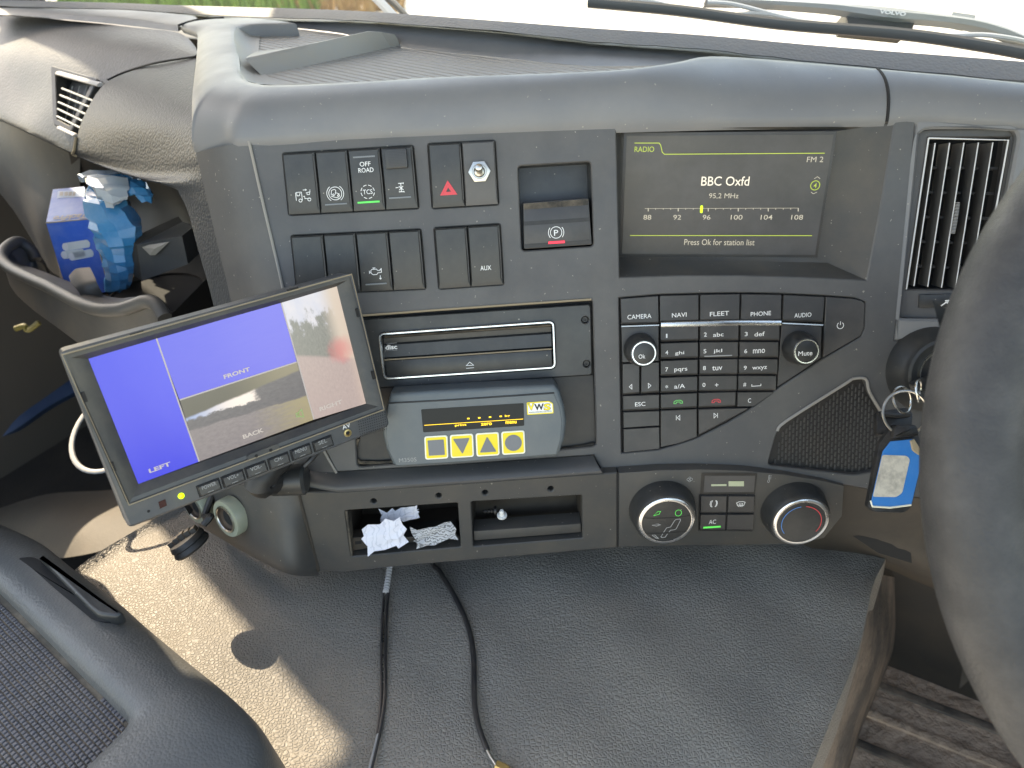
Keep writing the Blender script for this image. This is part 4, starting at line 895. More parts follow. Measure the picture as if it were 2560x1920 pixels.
# ================================================================== CD player and empty bay below
cdp = thing('cd_player', 'black single slot CD player with a chrome framed slot', 'cd player', FPp(1180, 945, -.02))
pl = [(878, 800), (1477, 760), (1481, 938), (885, 974)]
fp_ = B().plate(FP, rpoly(FP.P(pl, -.002), .003, 3), [rpoly(FP.P(M(R5, (215, 520), (1283, 448), (1290, 735), (245, 803)), -.002), .004, 5)] + [[(c[0] + .0026 * math.cos(i * math.pi / 6), c[1] + .0026 * math.sin(i * math.pi / 6)) for i in range(12)] for c in (FP.px(1463, 800, -.002), FP.px(1467, 910, -.002))], -.002, .004, .0008).build('faceplate', 'switch', cdp, smooth=30)
fo_ = rpoly(FP.P(M(R5, (208, 520), (1283, 443), (1294, 736), (240, 806)), .001), .0048, 5)
b = B(); fi = inset(fo_, .0019); n = len(fi); fo2 = ccw(fo_)
lv_ = [(fo2, -.003), (fo2, .0006), (inset(fo_, .0005), .0012), (inset(fo_, .0014), .0012), (fi, .0005), (fi, -.003)]; ks = []
for q, h in lv_: ks.append(len(b.v)); b.v += [FP.w(*p, h) for p in q]
for a, c in zip(ks, ks[1:]): b.ring(a, c, n)
b.build('slot_frame', 'chrome', cdp)
slp = M(R5, (240, 535), (1262, 462), (1266, 600), (245, 668)); fl_ = M(R5, (245, 690), (1266, 622), (1272, 722), (262, 790))
u = FP.P(slp, -.003); TLq, TRq, BRq, BLq = [Vector(p) for p in u]
b = B().loft([[FP.w(*TLq, -.001), FP.w(*TRq, -.001)], [FP.w(*TLq.lerp(BLq, .15), -.0055), FP.w(*TRq.lerp(BRq, .15), -.0055)], [FP.w(*TLq.lerp(BLq, .38), -.006), FP.w(*TRq.lerp(BRq, .38), -.006)], [FP.w(*TLq.lerp(BLq, .45), -.0035), FP.w(*TRq.lerp(BRq, .45), -.0035)], [FP.w(*BLq, -.0028), FP.w(*BRq, -.0028)]])
b.build('slot', 'switch', cdp, smooth=20, flip=True)
B().tube([FP.w(*FP.px(*R5(245, 540)), -.0035), FP.w(*FP.px(*R5(1262, 470)), -.0035)], .0014, 6).build('slot_dust', 'gap', cdp)
ff = B().prism(FP, FP.P(fl_, 0), -.005, -.0002, .0008).build('eject_flap', 'switch', cdp)
B().tube([FP.w(*FP.px(*R5(246, 684)), -.001), FP.w(*FP.px(*R5(1266, 617)), -.001)], .0006, 6).build('flap_edge', 'duststrip', cdp)
icon(FP, *R5(768, 712), .41, [[(-22, 4), (0, -16), (22, 4)], [(-24, 20), (24, 20)]], 'white', ff, .0001, .0004, closed=(0,))
text('disc', FP, *R5(288, 604), 30, 12, 'white', cdp, -.0022, bold=.03); text('COMPACT', FP, *R5(290, 582), 26, 3, 'greyprint', cdp, -.0022); text('DIGITAL AUDIO', FP, *R5(288, 624), 30, 2.6, 'greyprint', cdp, -.0022)
b = B()
for c in (FP.px(1463, 800, -.002), FP.px(1467, 910, -.002)):
    f = FP.sub(*c, -.0055); b.lathe(f, [(.0026, 0), (.0022, .0012), (.0010, .0012), (.0009, .0002)], 14)
b.build('fixing_screw', 'black', cdp)
bay_ = thing('bay_blank', 'plain black panel behind the weighing terminal', 'panel', FPp(1200, 1140, -.012))
B().poly(FP, FP.P([(880, 975), (1482, 938), (1490, 1116), (893, 1166)], -.006), -.0058).build('blank_panel', 'black', bay_, smooth=0)
B().tube(smoothline([FP.w(*FP.px(x, y), -.004) for x, y in ((893, 1100), (897, 1160), (1100, 1148), (1405, 1127), (1486, 1114))], 3), .0016, 6).build('dusty_edge', 'gap', bay_)
B().tube([FP.w(*FP.px(x, y), .0004) for x, y in ((872, 791), (1100, 774), (1300, 760), (1478, 748))], .0009, 6).build('opening_edge', 'duststrip', dash)

# ================================================================== weighing terminal
Hd = .020
wt = thing('weighing_terminal', 'blue grey weighing display unit with four yellow keys', 'weighing display', FPp(1180, 1160, -.005))
ol = M(S5, (268, 235), (290, 165), (1000, 122), (1850, 82), (1905, 150), (1950, 300), (1968, 440), (1950, 600), (1893, 762), (1850, 768), (1000, 828), (345, 868), (310, 840), (250, 700), (215, 560), (225, 400))
u = FP.P(ol, Hd); B().prism(FP, ccw(u), -.005, Hd, .0030, 4).build('casing', 'device', wt, smooth=60)
fc = M(S5, (272, 262), (700, 240), (1000, 222), (1848, 166), (1902, 290), (1926, 440), (1910, 600), (1872, 742), (1000, 812), (352, 852), (290, 740), (250, 570), (252, 420))
B().prism(FP, FP.P(fc, Hd), Hd - .001, Hd + .0005, .0003, 1).build('front_label', 'device', wt, smooth=20)
B().tube([FP.w(*FP.px(*S5(x, y), Hd), Hd + .0003) for x, y in ((272, 258), (700, 236), (1000, 218), (1852, 160))], .0006, 6).build('label_edge', 'black', wt)
Hf = Hd + .0007
dp = M(S5, (582, 318), (1560, 258), (1566, 474), (603, 538)); B().poly(FP, rpoly(FP.P(dp, Hf), .001, 3), Hf).build('display_window', 'oled', wt, smooth=0)
Ht = Hf + .0002; b = B()
for x, y in ((1033, 406), (1137, 399), (1240, 392), (1342, 385)):
    u, v = FP.px(*S5(x, y), Ht); b.box(FP, u - .0009, v - .0005, u + .0009, v + .0005, Ht - .0002, Ht)
b.ribbon(FP, [FP.px(*S5(613, 470), Ht), FP.px(*S5(1556, 410), Ht)], .0004, Ht)
b.build('segments', 'amber', wt, smooth=0)
for s, x, y, wd in (('kg', 1405, 382, 52), ('print', 960, 470, 122), ('zero', 1205, 458, 116), ('menu', 1440, 442, 116)): text(s, FP, *S5(x, y), wd / 3.814 * .9, 6.6, 'amber', wt, Ht, bold=.02, rot=.0)
for i, (x, y) in enumerate(((728, 680), (972, 665), (1217, 650), (1462, 634))):
    s = 112; cs = [(x - s - 4, y - s + 8), (x + s - 6, y - s - 6), (x + s + 4, y + s - 8), (x - s + 6, y + s + 6)]
    u = FP.P(M(S5, *cs), Hf); ko = B().prism(FP, rpoly(u, .0022, 4), Hf - .001, Hf + .0006, .0003, 1).build('key', 'cream', wt, smooth=20)
    B().prism(FP, rpoly(inset(u, .0011), .0014, 4), Hf, Hf + .0008, .0001, 1).build('yellow_face', 'yellow', ko, smooth=20)
    uc = FP.px(*S5(x, y), Hf); r = .0062
    sh = [[(-r, -r), (r, -r), (r, r), (-r, r)], [(-r * 1.05, r), (0, -r * 1.05), (r * 1.05, r)], [(-r * 1.05, -r), (r * 1.05, -r), (0, r * 1.05)], [(r * 1.05 * math.cos(a * math.pi / 14), r * 1.05 * math.sin(a * math.pi / 14)) for a in range(28)]][i]
    sh = [(p[0] + uc[0], p[1] + uc[1]) for p in sh]
    if i < 3: sh = rpoly(sh, .0012 if i else .0006, 4)
    B().poly(FP, sh, Hf + .0010).build('symbol', 'symbol', ko, smooth=0)
text('M350S', FP, *S5(455, 800), 44, 10, 'greyprint', wt, Hf + .0001, bold=0)
st = M(S5, (1590, 252), (1800, 238), (1840, 262), (1845, 355), (1595, 370)); u = FP.P(st, Hf)
s0 = B().poly(FP, rpoly(u, .0006, 2), Hf + .0002).build('sticker', 'stickyel', wt, smooth=0)
B().poly(FP, FP.P(M(S5, (1600, 262), (1798, 248), (1832, 268), (1836, 345), (1604, 360)), Hf), Hf + .0003).build('sticker_face', 'stickwhite', s0, smooth=0)
for s, x, m_, wd in (('V', 1632, 'stickyel', 15), ('W', 1708, 'stickblack', 24), ('S', 1785, 'stickyel', 16)):
    if m_ == 'stickyel': text(s, FP, *S5(x, 295), wd + 2.2, 17.5, 'stickblack', s0, Hf + .0004, bold=.06, name='logo_letter')
    text(s, FP, *S5(x, 295), wd, 15.5, m_, s0, Hf + .0005, bold=.04, name='logo_letter')
text('VEHICLE WEIGHING SOLUTIONS', FP, *S5(1718, 342), 57, 3.2, 'stickblack', s0, Hf + .0005)

# ================================================================== climate controls
cp = thing('climate_panel', 'climate control panel with two large round knobs and lit AC key', 'climate control', FL.w(*FL.px(1840, 1360), -.01))
co = [(1547, 1182), (1650, 1175), (1750, 1173), (1860, 1176), (1960, 1186), (2060, 1202), (2110, 1214), (2105, 1290), (2060, 1345), (1990, 1359), (1760, 1363), (1547, 1367)]
B().prism(FL, FL.P(co), -.012, .0004, .0010).build('faceplate', 'lower', cp, smooth=30)
roll([(1547, 1360), (1650, 1357), (1760, 1356), (1900, 1355), (1990, 1352), (2060, 1338)], 'lower', 'climate_underside')
for x, y, kk in ((438, 420, 0), (1690, 430, 1)):
    kb, f = knob(FL, *S6(x, y), .0272, .0220, .017, '', cp, .0022, 0, 0, 'switch')
    uc = FL.px(*S6(462, 475) if kk == 0 else S6(1722, 505), .0186); uc = uvP(FL, f.O); hh = .0186
    fk = FL.sub(*uc, hh)
    def ic(lines, m, wd, closed=(), nm='symbol', fill=None):
        b = B()
        for i, l in enumerate(lines): b.ribbon(fk, [(p[0], p[1]) for p in l], wd, 0, closed=i in closed)
        b.build(nm, m, kb, smooth=0)
    if kk == 0:
        s = .0198 / 225
        T_ = lambda pts: [((px_ - 462) * s, -(py_ - 475) * s * 1.20) for px_, py_ in pts]
        ic([T_([(340, 410), (380, 372), (402, 372), (392, 398)]), T_(circ(565, 398, 28))], 'greenled', .0004, (0,))
        ic([T_([(330, 497), (375, 488), (404, 498), (372, 508)]), T_([(332, 590), (360, 592), (390, 625), (372, 622)]), T_([(438, 572), (465, 530), (500, 525), (535, 465), (548, 456), (582, 455), (588, 466), (552, 545), (535, 553), (500, 555), (488, 572)]), T_([(432, 585), (415, 612), (425, 620), (455, 618), (474, 588)])], 'greyprint', .0006, (0, 1))
        B().ribbon(fk, T_([(258, 425), (340, 436), (560, 440), (672, 430)]), .0004, -.0001).build('split_line', 'void', kb, smooth=0); B().ribbon(fk, T_([(290, 573), (450, 579), (650, 578)]), .0004, -.0001).build('split_line', 'void', kb, smooth=0)
    else:
        ic([[(.0160 * math.cos(rad(a)), .0160 * math.sin(rad(a))) for a in range(97, 222, 5)]], 'blueprint', .0006, nm='cold_arc'); ic([[(.0160 * math.cos(rad(a)), .0160 * math.sin(rad(a))) for a in range(83, -42, -5)]], 'redprint', .0006, nm='warm_arc')
cy_ = .0006
B().poly(FL, FL.P(M(S6, (815, 82), (1345, 85), (1322, 285), (800, 288)), cy_), cy_ + .0004).build('display_surround', 'black', cp, smooth=0)
B().poly(FL, FL.P(M(S6, (845, 105), (1325, 105), (1312, 262), (832, 265)), cy_), cy_ + .0008).build('display', 'screen', cp, smooth=0)
MT['lcd'] = mat('display segment', (.42, .45, .30), .5)
B().poly(FL, FL.P(M(S6, (905, 186), (1050, 184), (1050, 202), (905, 204)), cy_), cy_ + .0011).build('fan_bar', 'lcd', cp, smooth=0); B().poly(FL, FL.P(M(S6, (1070, 157), (1216, 157), (1216, 205), (1070, 205)), cy_), cy_ + .0011).build('temperature_bar', 'lcd', cp, smooth=0)
B().poly(FL, FL.P(M(S6, (790, 290), (1325, 292), (1300, 640), (782, 636)), cy_), cy_ + .0002).build('key_bed', 'void', cp, smooth=0)
ck = []
for q in ([(808, 302), (1056, 302), (1048, 470), (802, 470)], [(1070, 302), (1320, 302), (1312, 470), (1062, 470)], [(802, 478), (1046, 478), (1038, 634), (796, 634)], [(1060, 478), (1312, 478), (1304, 636), (1052, 636)]):
    ck.append(B().keycap(FL, FL.P(M(S6, *q), .002), -.002, .0028, .0003, .0003, .0003, .0022).build('key', 'key', cp, smooth=25))
icon(FL, *S6(930, 380), .262, [[(-10, -32), (-28, -24), (-32, 0), (-26, 22), (-10, 30), (-20, 10), (-22, -8), (-10, -32)], [(18, -32), (32, -22), (36, 0), (30, 20), (16, 30), (26, 8), (28, -10), (18, -32)]], 'white', ck[0], .003, .0005)
icon(FL, *S6(1190, 380), .262, [[(-40, -12), (-20, -20), (20, -20), (40, -12), (28, 18), (-28, 18)], [(-14, -6), (-16, 28)], [(2, -6), (0, 28)], [(16, -6), (14, 28)]], 'white', ck[1], .003, .0005, closed=(0,))
text('AC', FL, *S6(920, 552), 17.5, 10.5, 'white', ck[2], .003); bar(FL, *S6(915, 602), 43, 4, 'greenled', ck[2], .0029)
icon(FL, *S6(703, 147), .262, [circ(-14, 0, 12), circ(14, 0, 12), circ(0, -13, 10), circ(0, 13, 10)], 'greyprint', cp, .0007, .0004, name='fan_symbol')
icon(FL, *S6(1458, 143), .262, [[(-4, -34), (6, -34), (6, 10), (10, 22), (2, 34), (-8, 30), (-10, 18), (-4, 10)], [(12, -28), (24, -28)], [(12, -14), (22, -14)], [(12, 0), (22, 0)]], 'greyprint', cp, .0007, .0004, closed=(0,), name='thermometer_symbol')
B().poly(FL, FL.P([(1541, 1182), (1547, 1182), (1547, 1368), (1543, 1368)]), -.0005).build('panel_gap', 'void', dash, smooth=0)

# ================================================================== air vents
av = thing('air_vent', 'tall air vent with upright slats beside the steering wheel', 'air vent', FQ.w(*FQ.px(2330, 800), -.02))
hq = rpoly(FQ.P(vent_hole), .010, 6); inn_ = FQ.P(M(A4, (652, 250), (1262, 245), (1070, 1378), (488, 1372)), -.008)
B().plate(FQ, inset(hq, -.0005), [inn_], -.007, .012, .001).build('surround', 'fascia', av, smooth=30)
b = B(); b.poly(FQ, inset(hq, -.002), -.040); b.build('duct', 'void', av, smooth=0)
for i, (a, c) in enumerate((((700, 290), (543, 1348)), ((807, 288), (645, 1353)), ((913, 287), (747, 1360)), ((1020, 286), (850, 1366)), ((1127, 285), (952, 1370)))):
    p, q = FQ.px(*A4(*a), -.006), FQ.px(*A4(*c), -.006)
    sb = B(); k = .0006
    sb.loft([[FQ.w(*p, -.006), FQ.w(*q, -.006)], [FQ.w(p[0] - .001, p[1], -.026), FQ.w(q[0] - .001, q[1], -.026)]])
    sb.loft([[FQ.w(p[0] + .0011, p[1], -.0265), FQ.w(q[0] + .0011, q[1], -.0265)], [FQ.w(p[0] + .0008, p[1], -.006), FQ.w(q[0] + .0008, q[1], -.006)]])
    so_ = sb.build('slat', 'slat', av, smooth=0)
    B().tube([FQ.w(p[0] + .0004, p[1], -.0058), FQ.w(q[0] + .0004, q[1], -.0058)], .00042, 6).build('slat_edge', 'slatedge', so_)
B().tube([FQ.w(*FQ.px(*A4(*a), -.006), -.0055) for a in ((655, 253), (490, 1372))], .0006, 6).build('frame_edge', 'slatedge', av)
B().tube([FQ.w(*FQ.px(*A4(*a), -.006), -.0055) for a in ((655, 253), (1245, 268), (1068, 1250))], .0007, 6).build('frame_edge', 'slatedge', av)
for k in range(5):
    y = 470 + k * 183; x0 = 690 - k * 27; a = FQ.px(*A4(x0 - 30, y), -.022); c = FQ.px(*A4(x0 + 480, y + 4), -.022)
    B().box(FQ, a[0], a[1] - .001, c[0], a[1] + .001, -.036, -.022, .0003).build('rear_slat', 'key', av, smooth=0)
tw = FQ.P(M(A4, (868, 728), (893, 728), (855, 965), (826, 965)), -.002)
b = B()
for k in range(22):
    t = k / 22; a = Vector(tw[0]).lerp(Vector(tw[3]), t); c = Vector(tw[1]).lerp(Vector(tw[2]), t); d_ = (Vector(tw[3]) - Vector(tw[0])) / 22 * .55
    b.prism(FQ, [tuple(a), tuple(c), tuple(c + d_), tuple(a + d_)], -.012, -.003 + .001 * math.sin(math.pi * t), .0002, 1)
b.build('thumb_wheel', 'greyprint', av, smooth=0)
lvq = M(A4, (592, 1415), (1050, 1400), (1040, 1510), (588, 1512)); B().prism(FQ, FQ.P(lvq, -.004), -.008, -.005, .0008).build('shutter_lever', 'switch', av)
icon(FQ, *A4(775, 1476), .337, [[(-25, 22), (15, -12)], [(0, -18), (26, -22), (18, 2)], [(48, 2), (150, 4)]], 'white', av, -.0046, .0009)
va = [D(147, 177, .905), D(262, 208, .868), D(196, 345, .872), D(149, 320, .884)]; va = [p - fwd * .012 for p in va]
FV = Fr((va[0] + va[1] + va[2] + va[3]) / 4, va[1] - va[0] + va[2] - va[3], va[0] - va[3] + va[1] - va[2])
lv2 = thing('air_vent', 'sunlit air vent with level slats on the passenger side', 'air vent', FV.w(0, -.03, -.01))
vu = ccw([uvP(FV, p) for p in va])
B().plate(FV, rpoly(vu, .005, 4), [inset(vu, .0075)], .002, .015, .001).build('surround', 'chrome' if False else 'key', lv2, smooth=30)
B().poly(FV, inset(vu, .003), -.012).build('duct', 'void', lv2, smooth=0)
def vp(x, y, h=.0): return FV.px(*A1(x, y), h)
for k, (a, c) in enumerate((((545, 770), (830, 855)), ((528, 828), (805, 910)), ((515, 888), (760, 970)), ((508, 947), (725, 1028)), ((503, 1010), (700, 1085)))):
    p, q = vp(*a), vp(*c); q = (q[0] + .02, q[1] - .004)
    sb = B().loft([[FV.w(*p, .001), FV.w(*q, .001)], [FV.w(p[0], p[1] + .001, -.011), FV.w(q[0], q[1] + .001, -.011)]]); s_ = sb.build('slat', 'slat', lv2, smooth=0)
    B().tube([FV.w(*p, .0014), FV.w(*q, .0014)], .0011, 6).build('slat_edge', 'nylon', s_)
for x in (590, 650, 715, 780):
    p, q = vp(x + 30, 740, -.006), vp(x - 45, 1090, -.006); B().tube([FV.w(*p, -.007), FV.w(*q, -.007)], .0007, 5).build('rear_slat', 'greyprint', lv2)
for a, c, r in (((520, 640), (880, 740), .0045), ((525, 1108), (665, 1175), .003)):
    p, q = vp(*a), vp(*c); B().tube([FV.w(*p, .002), FV.w(*q, .002)], r, 8, flat=.5).build('surround_rail', 'fobwhite' if False else 'conduit', lv2)

# ================================================================== camera monitor
mc = [Vector((-0.2581, 0.382, 1.0248)), Vector((-0.1068, 0.4875, 1.0113)), Vector((-0.0924, 0.4547, 0.9004)), Vector((-0.2437, 0.3492, 0.9139))]
FM = Fr(sum(mc, Vector()) / 4, mc[1] - mc[0] + mc[2] - mc[3], mc[0] - mc[3] + mc[1] - mc[2])
mo = thing('camera_monitor', 'tilted reversing camera monitor showing blue LEFT and FRONT tiles', 'monitor', FM.w(0, -.06, -.015))
mu_ = rpoly([uvP(FM, p) for p in mc], .0035, 4)
FMb = Fr(FM.O, FM.U, FM.V)
bez = [(160, 889), (877, 689), (957, 1022), (325, 1258)]; scq = [(221, 897), (842, 716), (915, 1009), (346, 1210)]
b = B().plate(FM, mu_, [rpoly(FM.P(bez), .0025, 3)], 0, .006, .0016, outer_dep=.016); hb = len(b.v)
ms = ccw(mu_); bk = [FM.w(*p, -.016) for p in ms]; bk2 = [FM.w(*p, -.028) for p in inset(ms, .012)]
b.loft([bk + [bk[0]], bk2 + [bk2[0]]]); b.f.append(list(range(len(b.v) - len(ms) - 1, len(b.v) - 1))); b.build('housing', 'monitor', mo, smooth=35)
bu = ccw(FM.P(bez)); su_ = ccw(FM.P(scq, -.005)); 
B().loft([[FM.w(*p, -.0008) for p in bu + [bu[0]]], [FM.w(*p, -.0012) for p in inset(bu, .0025) + [inset(bu, .0025)[0]]], [FM.w(*p, -.005) for p in su_ + [su_[0]]]]).build('bezel', 'monbezel', mo, smooth=20)
db = inset(bu, -.0008); B().tube([FM.w(*p, .0002) for p in db], .0006, 5, closed=True).build('dust_line', 'duststrip', mo)
EX = 1 / 2 ** vs.exposure
def scrmat(name, fn):
    m = bpy.data.materials.new(name); m.use_nodes = True; n = m.node_tree.nodes; L = m.node_tree.links; bs = n['Principled BSDF']; bs.inputs['Base Color'].default_value = (.02, .02, .025, 1); bs.inputs['Roughness'].default_value = .25
    uvn = n.new('ShaderNodeUVMap'); sp = n.new('ShaderNodeSeparateXYZ'); L.new(uvn.outputs[0], sp.inputs[0])
    class E_:
        u = sp.outputs[0]; v = sp.outputs[1]
        @staticmethod
        def m(op, a, c=0.0):
            x = n.new('ShaderNodeMath'); x.operation = op
            for s, q in ((x.inputs[0], a), (x.inputs[1], c)):
                if hasattr(q, 'links'): L.new(q, s)
                else: s.default_value = q
            return x.outputs[0]
        @staticmethod
        def step(x, a, c):
            r = n.new('ShaderNodeMapRange'); r.interpolation_type = 'SMOOTHSTEP'; L.new(x, r.inputs[0]); r.inputs[1].default_value = a; r.inputs[2].default_value = c; return r.outputs[0]
        @staticmethod
        def mix(f, a, c):
            x = n.new('ShaderNodeMix'); x.data_type = 'RGBA'; L.new(f, x.inputs[0])
            for s, q in ((x.inputs[6], a), (x.inputs[7], c)):
                if hasattr(q, 'links'): L.new(q, s)
                else: s.default_value = (*q, 1)
            return x.outputs[2]
        @staticmethod
        def noise(s, d=5, st=(1, 1, 1)):
            mp = n.new('ShaderNodeMapping'); mp.inputs['Scale'].default_value = st; L.new(uvn.outputs[0], mp.inputs[0]); t = n.new('ShaderNodeTexNoise'); t.inputs['Scale'].default_value = s; t.inputs['Detail'].default_value = d; t.inputs['Roughness'].default_value = .65; L.new(mp.outputs[0], t.inputs[0]); return t.outputs[0]
    c = fn(E_); L.new(c, bs.inputs['Emission Color']); bs.inputs['Emission Strength'].default_value = EX; return m
def uvquad(fr, pts, h, nm, m, parent):
    me = bpy.data.meshes.new(nm); inv = parent_mat(parent).inverted(); w4 = [inv @ fr.w(*fr.px(*p, h), h) for p in pts]   # TL TR BR BL
    G = [[(w4[0].lerp(w4[3], j / 6)).lerp(w4[1].lerp(w4[2], j / 6), i / 6) for i in range(7)] for j in range(7)]
    V = [p for r in G for p in r]; Fs = [[j * 7 + i, (j + 1) * 7 + i, (j + 1) * 7 + i + 1, j * 7 + i + 1] for j in range(6) for i in range(6)]
    me.from_pydata(V, [], Fs); uvl = me.uv_layers.new(name='UVMap')
    for lp in me.loops: uvl.data[lp.index].uv = ((lp.vertex_index % 7) / 6, 1 - (lp.vertex_index // 7) / 6)
    me.materials.append(m); o = bpy.data.objects.new(nm, me); col.objects.link(o); o.parent = parent; return o
hs = -.0048
l1t, l1b, l2t, l2b, hl, hr = (391, 846), (498, 1154), (703, 757), (785, 1049), (449, 1000), (742, 905)
mb = scrmat('blue tile', lambda e: e.mix(e.step(e.m('ADD', e.m('ADD', e.u, e.m('MULTIPLY', e.v, .35)), e.m('MULTIPLY', e.noise(3), .5)), .6, 1.6), (.012, .026, .95), (.040, .060, 1.0)))
mf = scrmat('blue front tile', lambda e: e.mix(e.step(e.m('ADD', e.u, e.m('MULTIPLY', e.noise(4, 8, (1, 6, 1)), .6)), .2, 1.4), (.07, .09, .95), (.14, .165, 1.0)))
def backimg(e):
    n1 = e.noise(5); n2 = e.noise(22, 8); n3 = e.noise(9, 6, (1, 3, 1))
    g = e.mix(n2, (.13, .13, .17), (.33, .33, .40)); g = e.mix(e.step(e.m('ADD', e.u, e.m('MULTIPLY', n3, .6)), .75, 1.35), g, (.34, .33, .22))
    line = e.m('ADD', e.m('MULTIPLY', e.u, -.08), e.m('ADD', .62, e.m('MULTIPLY', n1, .10)))
    trees = e.mix(n2, (.05, .055, .08), (.20, .21, .26))
    a = e.step(e.m('SUBTRACT', e.v, e.m('SUBTRACT', line, .17)), -.01, .02); c = e.mix(a, g, trees)
    skyc = e.mix(e.step(e.u, .0, .45), (.30, .45, .85), (.86, .88, .98))
    s = e.step(e.m('SUBTRACT', e.v, e.m('ADD', line, e.m('MULTIPLY', e.m('SUBTRACT', n2, .5), .16))), -.02, .02)
    s = e.m('MULTIPLY', s, e.m('SUBTRACT', 1.0, e.step(e.m('ADD', e.u, e.m('MULTIPLY', n2, .12)), .60, .68))); c = e.mix(s, c, skyc)
    top = e.step(e.m('SUBTRACT', e.v, e.m('ADD', e.m('MULTIPLY', e.u, .16), e.m('ADD', .66, e.m('MULTIPLY', n1, .06)))), -.01, .03)
    return e.mix(top, c, e.mix(e.step(e.u, .3, 1), (.10, .105, .09), (.26, .26, .20)))
def rightimg(e):
    n1 = e.noise(3); n2 = e.noise(30, 8); n3 = e.noise(7, 8)
    g = e.mix(n2, (.33, .30, .35), (.56, .51, .57)); line = e.m('ADD', .56, e.m('MULTIPLY', e.u, -.16))
    t = e.mix(n2, (.12, .15, .17), (.34, .38, .40)); skyc = e.mix(n1, (.40, .55, .92), (.80, .84, .96))
    hgt = e.m('ADD', .80, e.m('MULTIPLY', e.m('SUBTRACT', n3, .5), .75)); tr = e.m('SUBTRACT', 1.0, e.step(e.m('SUBTRACT', e.v, hgt), -.06, .06)); up = e.mix(tr, skyc, t); up = e.mix(e.step(e.u, .58, .9), up, (.62, .60, .60))
    c = e.mix(e.step(e.m('SUBTRACT', e.v, line), -.02, .02), g, up)
    du = e.m('SUBTRACT', e.u, .80); dv = e.m('SUBTRACT', e.v, .50); d = e.m('ADD', e.m('MULTIPLY', du, du), e.m('MULTIPLY', e.m('MULTIPLY', dv, dv), 5.0))
    d = e.m('ADD', d, e.m('MULTIPLY', e.m('SUBTRACT', n3, .5), .12))
    c = e.mix(e.m('MULTIPLY', e.m('SUBTRACT', 1.0, e.step(d, -.02, .10)), .6), c, (.70, .18, .22)); return e.mix(e.step(e.u, .8, 1.2), c, (.62, .55, .55))
sp_ = uvquad(FM, [scq[0], l1t, l1b, scq[3]], hs, 'left_view', mb, mo); sf = uvquad(FM, [l1t, l2t, hr, hl], hs, 'front_view', mf, mo)
sbk = uvquad(FM, [hl, hr, l2b, l1b], hs, 'back_view', scrmat('back camera picture', backimg), mo); sr = uvquad(FM, [l2t, scq[1], scq[2], l2b], hs, 'right_view', scrmat('right camera picture', rightimg), mo)
MT['tv'] = mat('screen lines', (.1, .1, .1), .3, emit=((.72, .74, .88), EX)); MT['tvw'] = mat('screen letters', (.1, .1, .1), .3, emit=((.85, .86, .95), EX)); MT['tvg'] = mat('screen speaker symbol', (.1, .1, .1), .3, emit=((.3, .75, .15), EX))
b = B()
for a, c in ((l1t, l1b), (l2t, l2b), (hl, hr)): b.ribbon(FM, [FM.px(*a, hs + .0003), FM.px(*c, hs + .0003)], .0009, hs + .0003)
b.build('tile_lines', 'tv', mo, smooth=0)
for s, x, y, wd, pr in (('LEFT', 975, 1338, 56, sp_), ('FRONT', 1445, 762, 68, sf), ('BACK', 1545, 1131, 53, sbk), ('RIGHT', 2018, 960, 58, sr)): text(s, FM, *R4(x, y), wd, 10.5, 'tvw', pr, hs + .0004, bold=.035)
icon(FM, *R4(1830, 1012), .41, [[(-22, -10), (-22, 12), (-8, 12), (-8, -10)], [(-8, -10), (16, -24), (16, 26), (-8, 12)]], 'tvg', sbk, hs + .0004, .0006, closed=(0, 1))
# keys under the screen
for s, x, y in (('POWER', 1275, 1460), ('VOL+', 1422, 1405), ('VOL-', 1562, 1350), ('CH-', 1700, 1297), ('MENU', 1835, 1243), ('SEL', 1968, 1192)):
    u, v = FM.px(*R4(x, y), .0); wd, hh = .0068, .0036
    k = B().keycap(FM, [(u - wd, v + hh), (u + wd, v + hh), (u + wd, v - hh), (u - wd, v - hh)], -.002, .0022, .0006, .0006, .0006, .001).build('key', 'monbezel', mo, smooth=25)
    text(s, FM, *R4(x, y - 10), len(s) * 7.2, 9.5, 'greyprint', k, .0024, bold=0); B().ribbon(FM, [(u - .002, v - .0021), (u + .002, v - .0021)], .0003, .0024).build('underline', 'greyprint', k, smooth=0)
    B().poly(FM, [(u - wd - .0007, v - hh - .0006), (u + wd + .0007, v - hh - .0006), (u + wd + .0007, v + hh + .0006), (u - wd - .0007, v + hh + .0006)], .0003).build('key_gap', 'void', mo, smooth=0)
q = M(R4, (1500, 1265), (1695, 1190), (1715, 1235), (1520, 1310)); B().prism(FM, rpoly(FM.P(q), .003, 4), 0, .0006, .0002, 1).build('mic_plate', 'monbezel', mo)
for x, y in ((1562, 1267), (1650, 1232)): B().lathe(FM.sub(*FM.px(*R4(x, y)), .0007), [(.0012, 0), (.0011, .0001)], 12).build('mic_hole', 'void', mo, smooth=0)
f = FM.sub(*FM.px(*R4(1105, 1512)), 0); B().lathe(f, [(.0020, 0), (.0018, .0008), (.0010, .0013)], 16).build('power_lamp', 'led', mo)
q = M(R4, (965, 1548), (1008, 1530), (1018, 1570), (975, 1590)); B().poly(FM, FM.P(q), .0004).build('infrared_window', 'irwindow', mo, smooth=0)
B().lathe(FM.sub(*FM.px(*R4(906, 1605)), 0), [(.0009, .0003), (.0008, .0004)], 10).build('screw_hole', 'void', mo, smooth=0)
f = FM.sub(*FM.px(*R4(2120, 1128)), 0); B().lathe(f, [(.0029, 0), (.0028, .0008), (.0018, .0009), (.0014, .0002)], 20).build('av_socket', 'brass', mo); B().lathe(f, [(.0013, .0007), (.0012, .0008)], 12).build('socket_bore', 'void', mo, smooth=0)
text('AV', FM, *R4(2112, 1087), 20, 11, 'white', mo, .0004, bold=0)
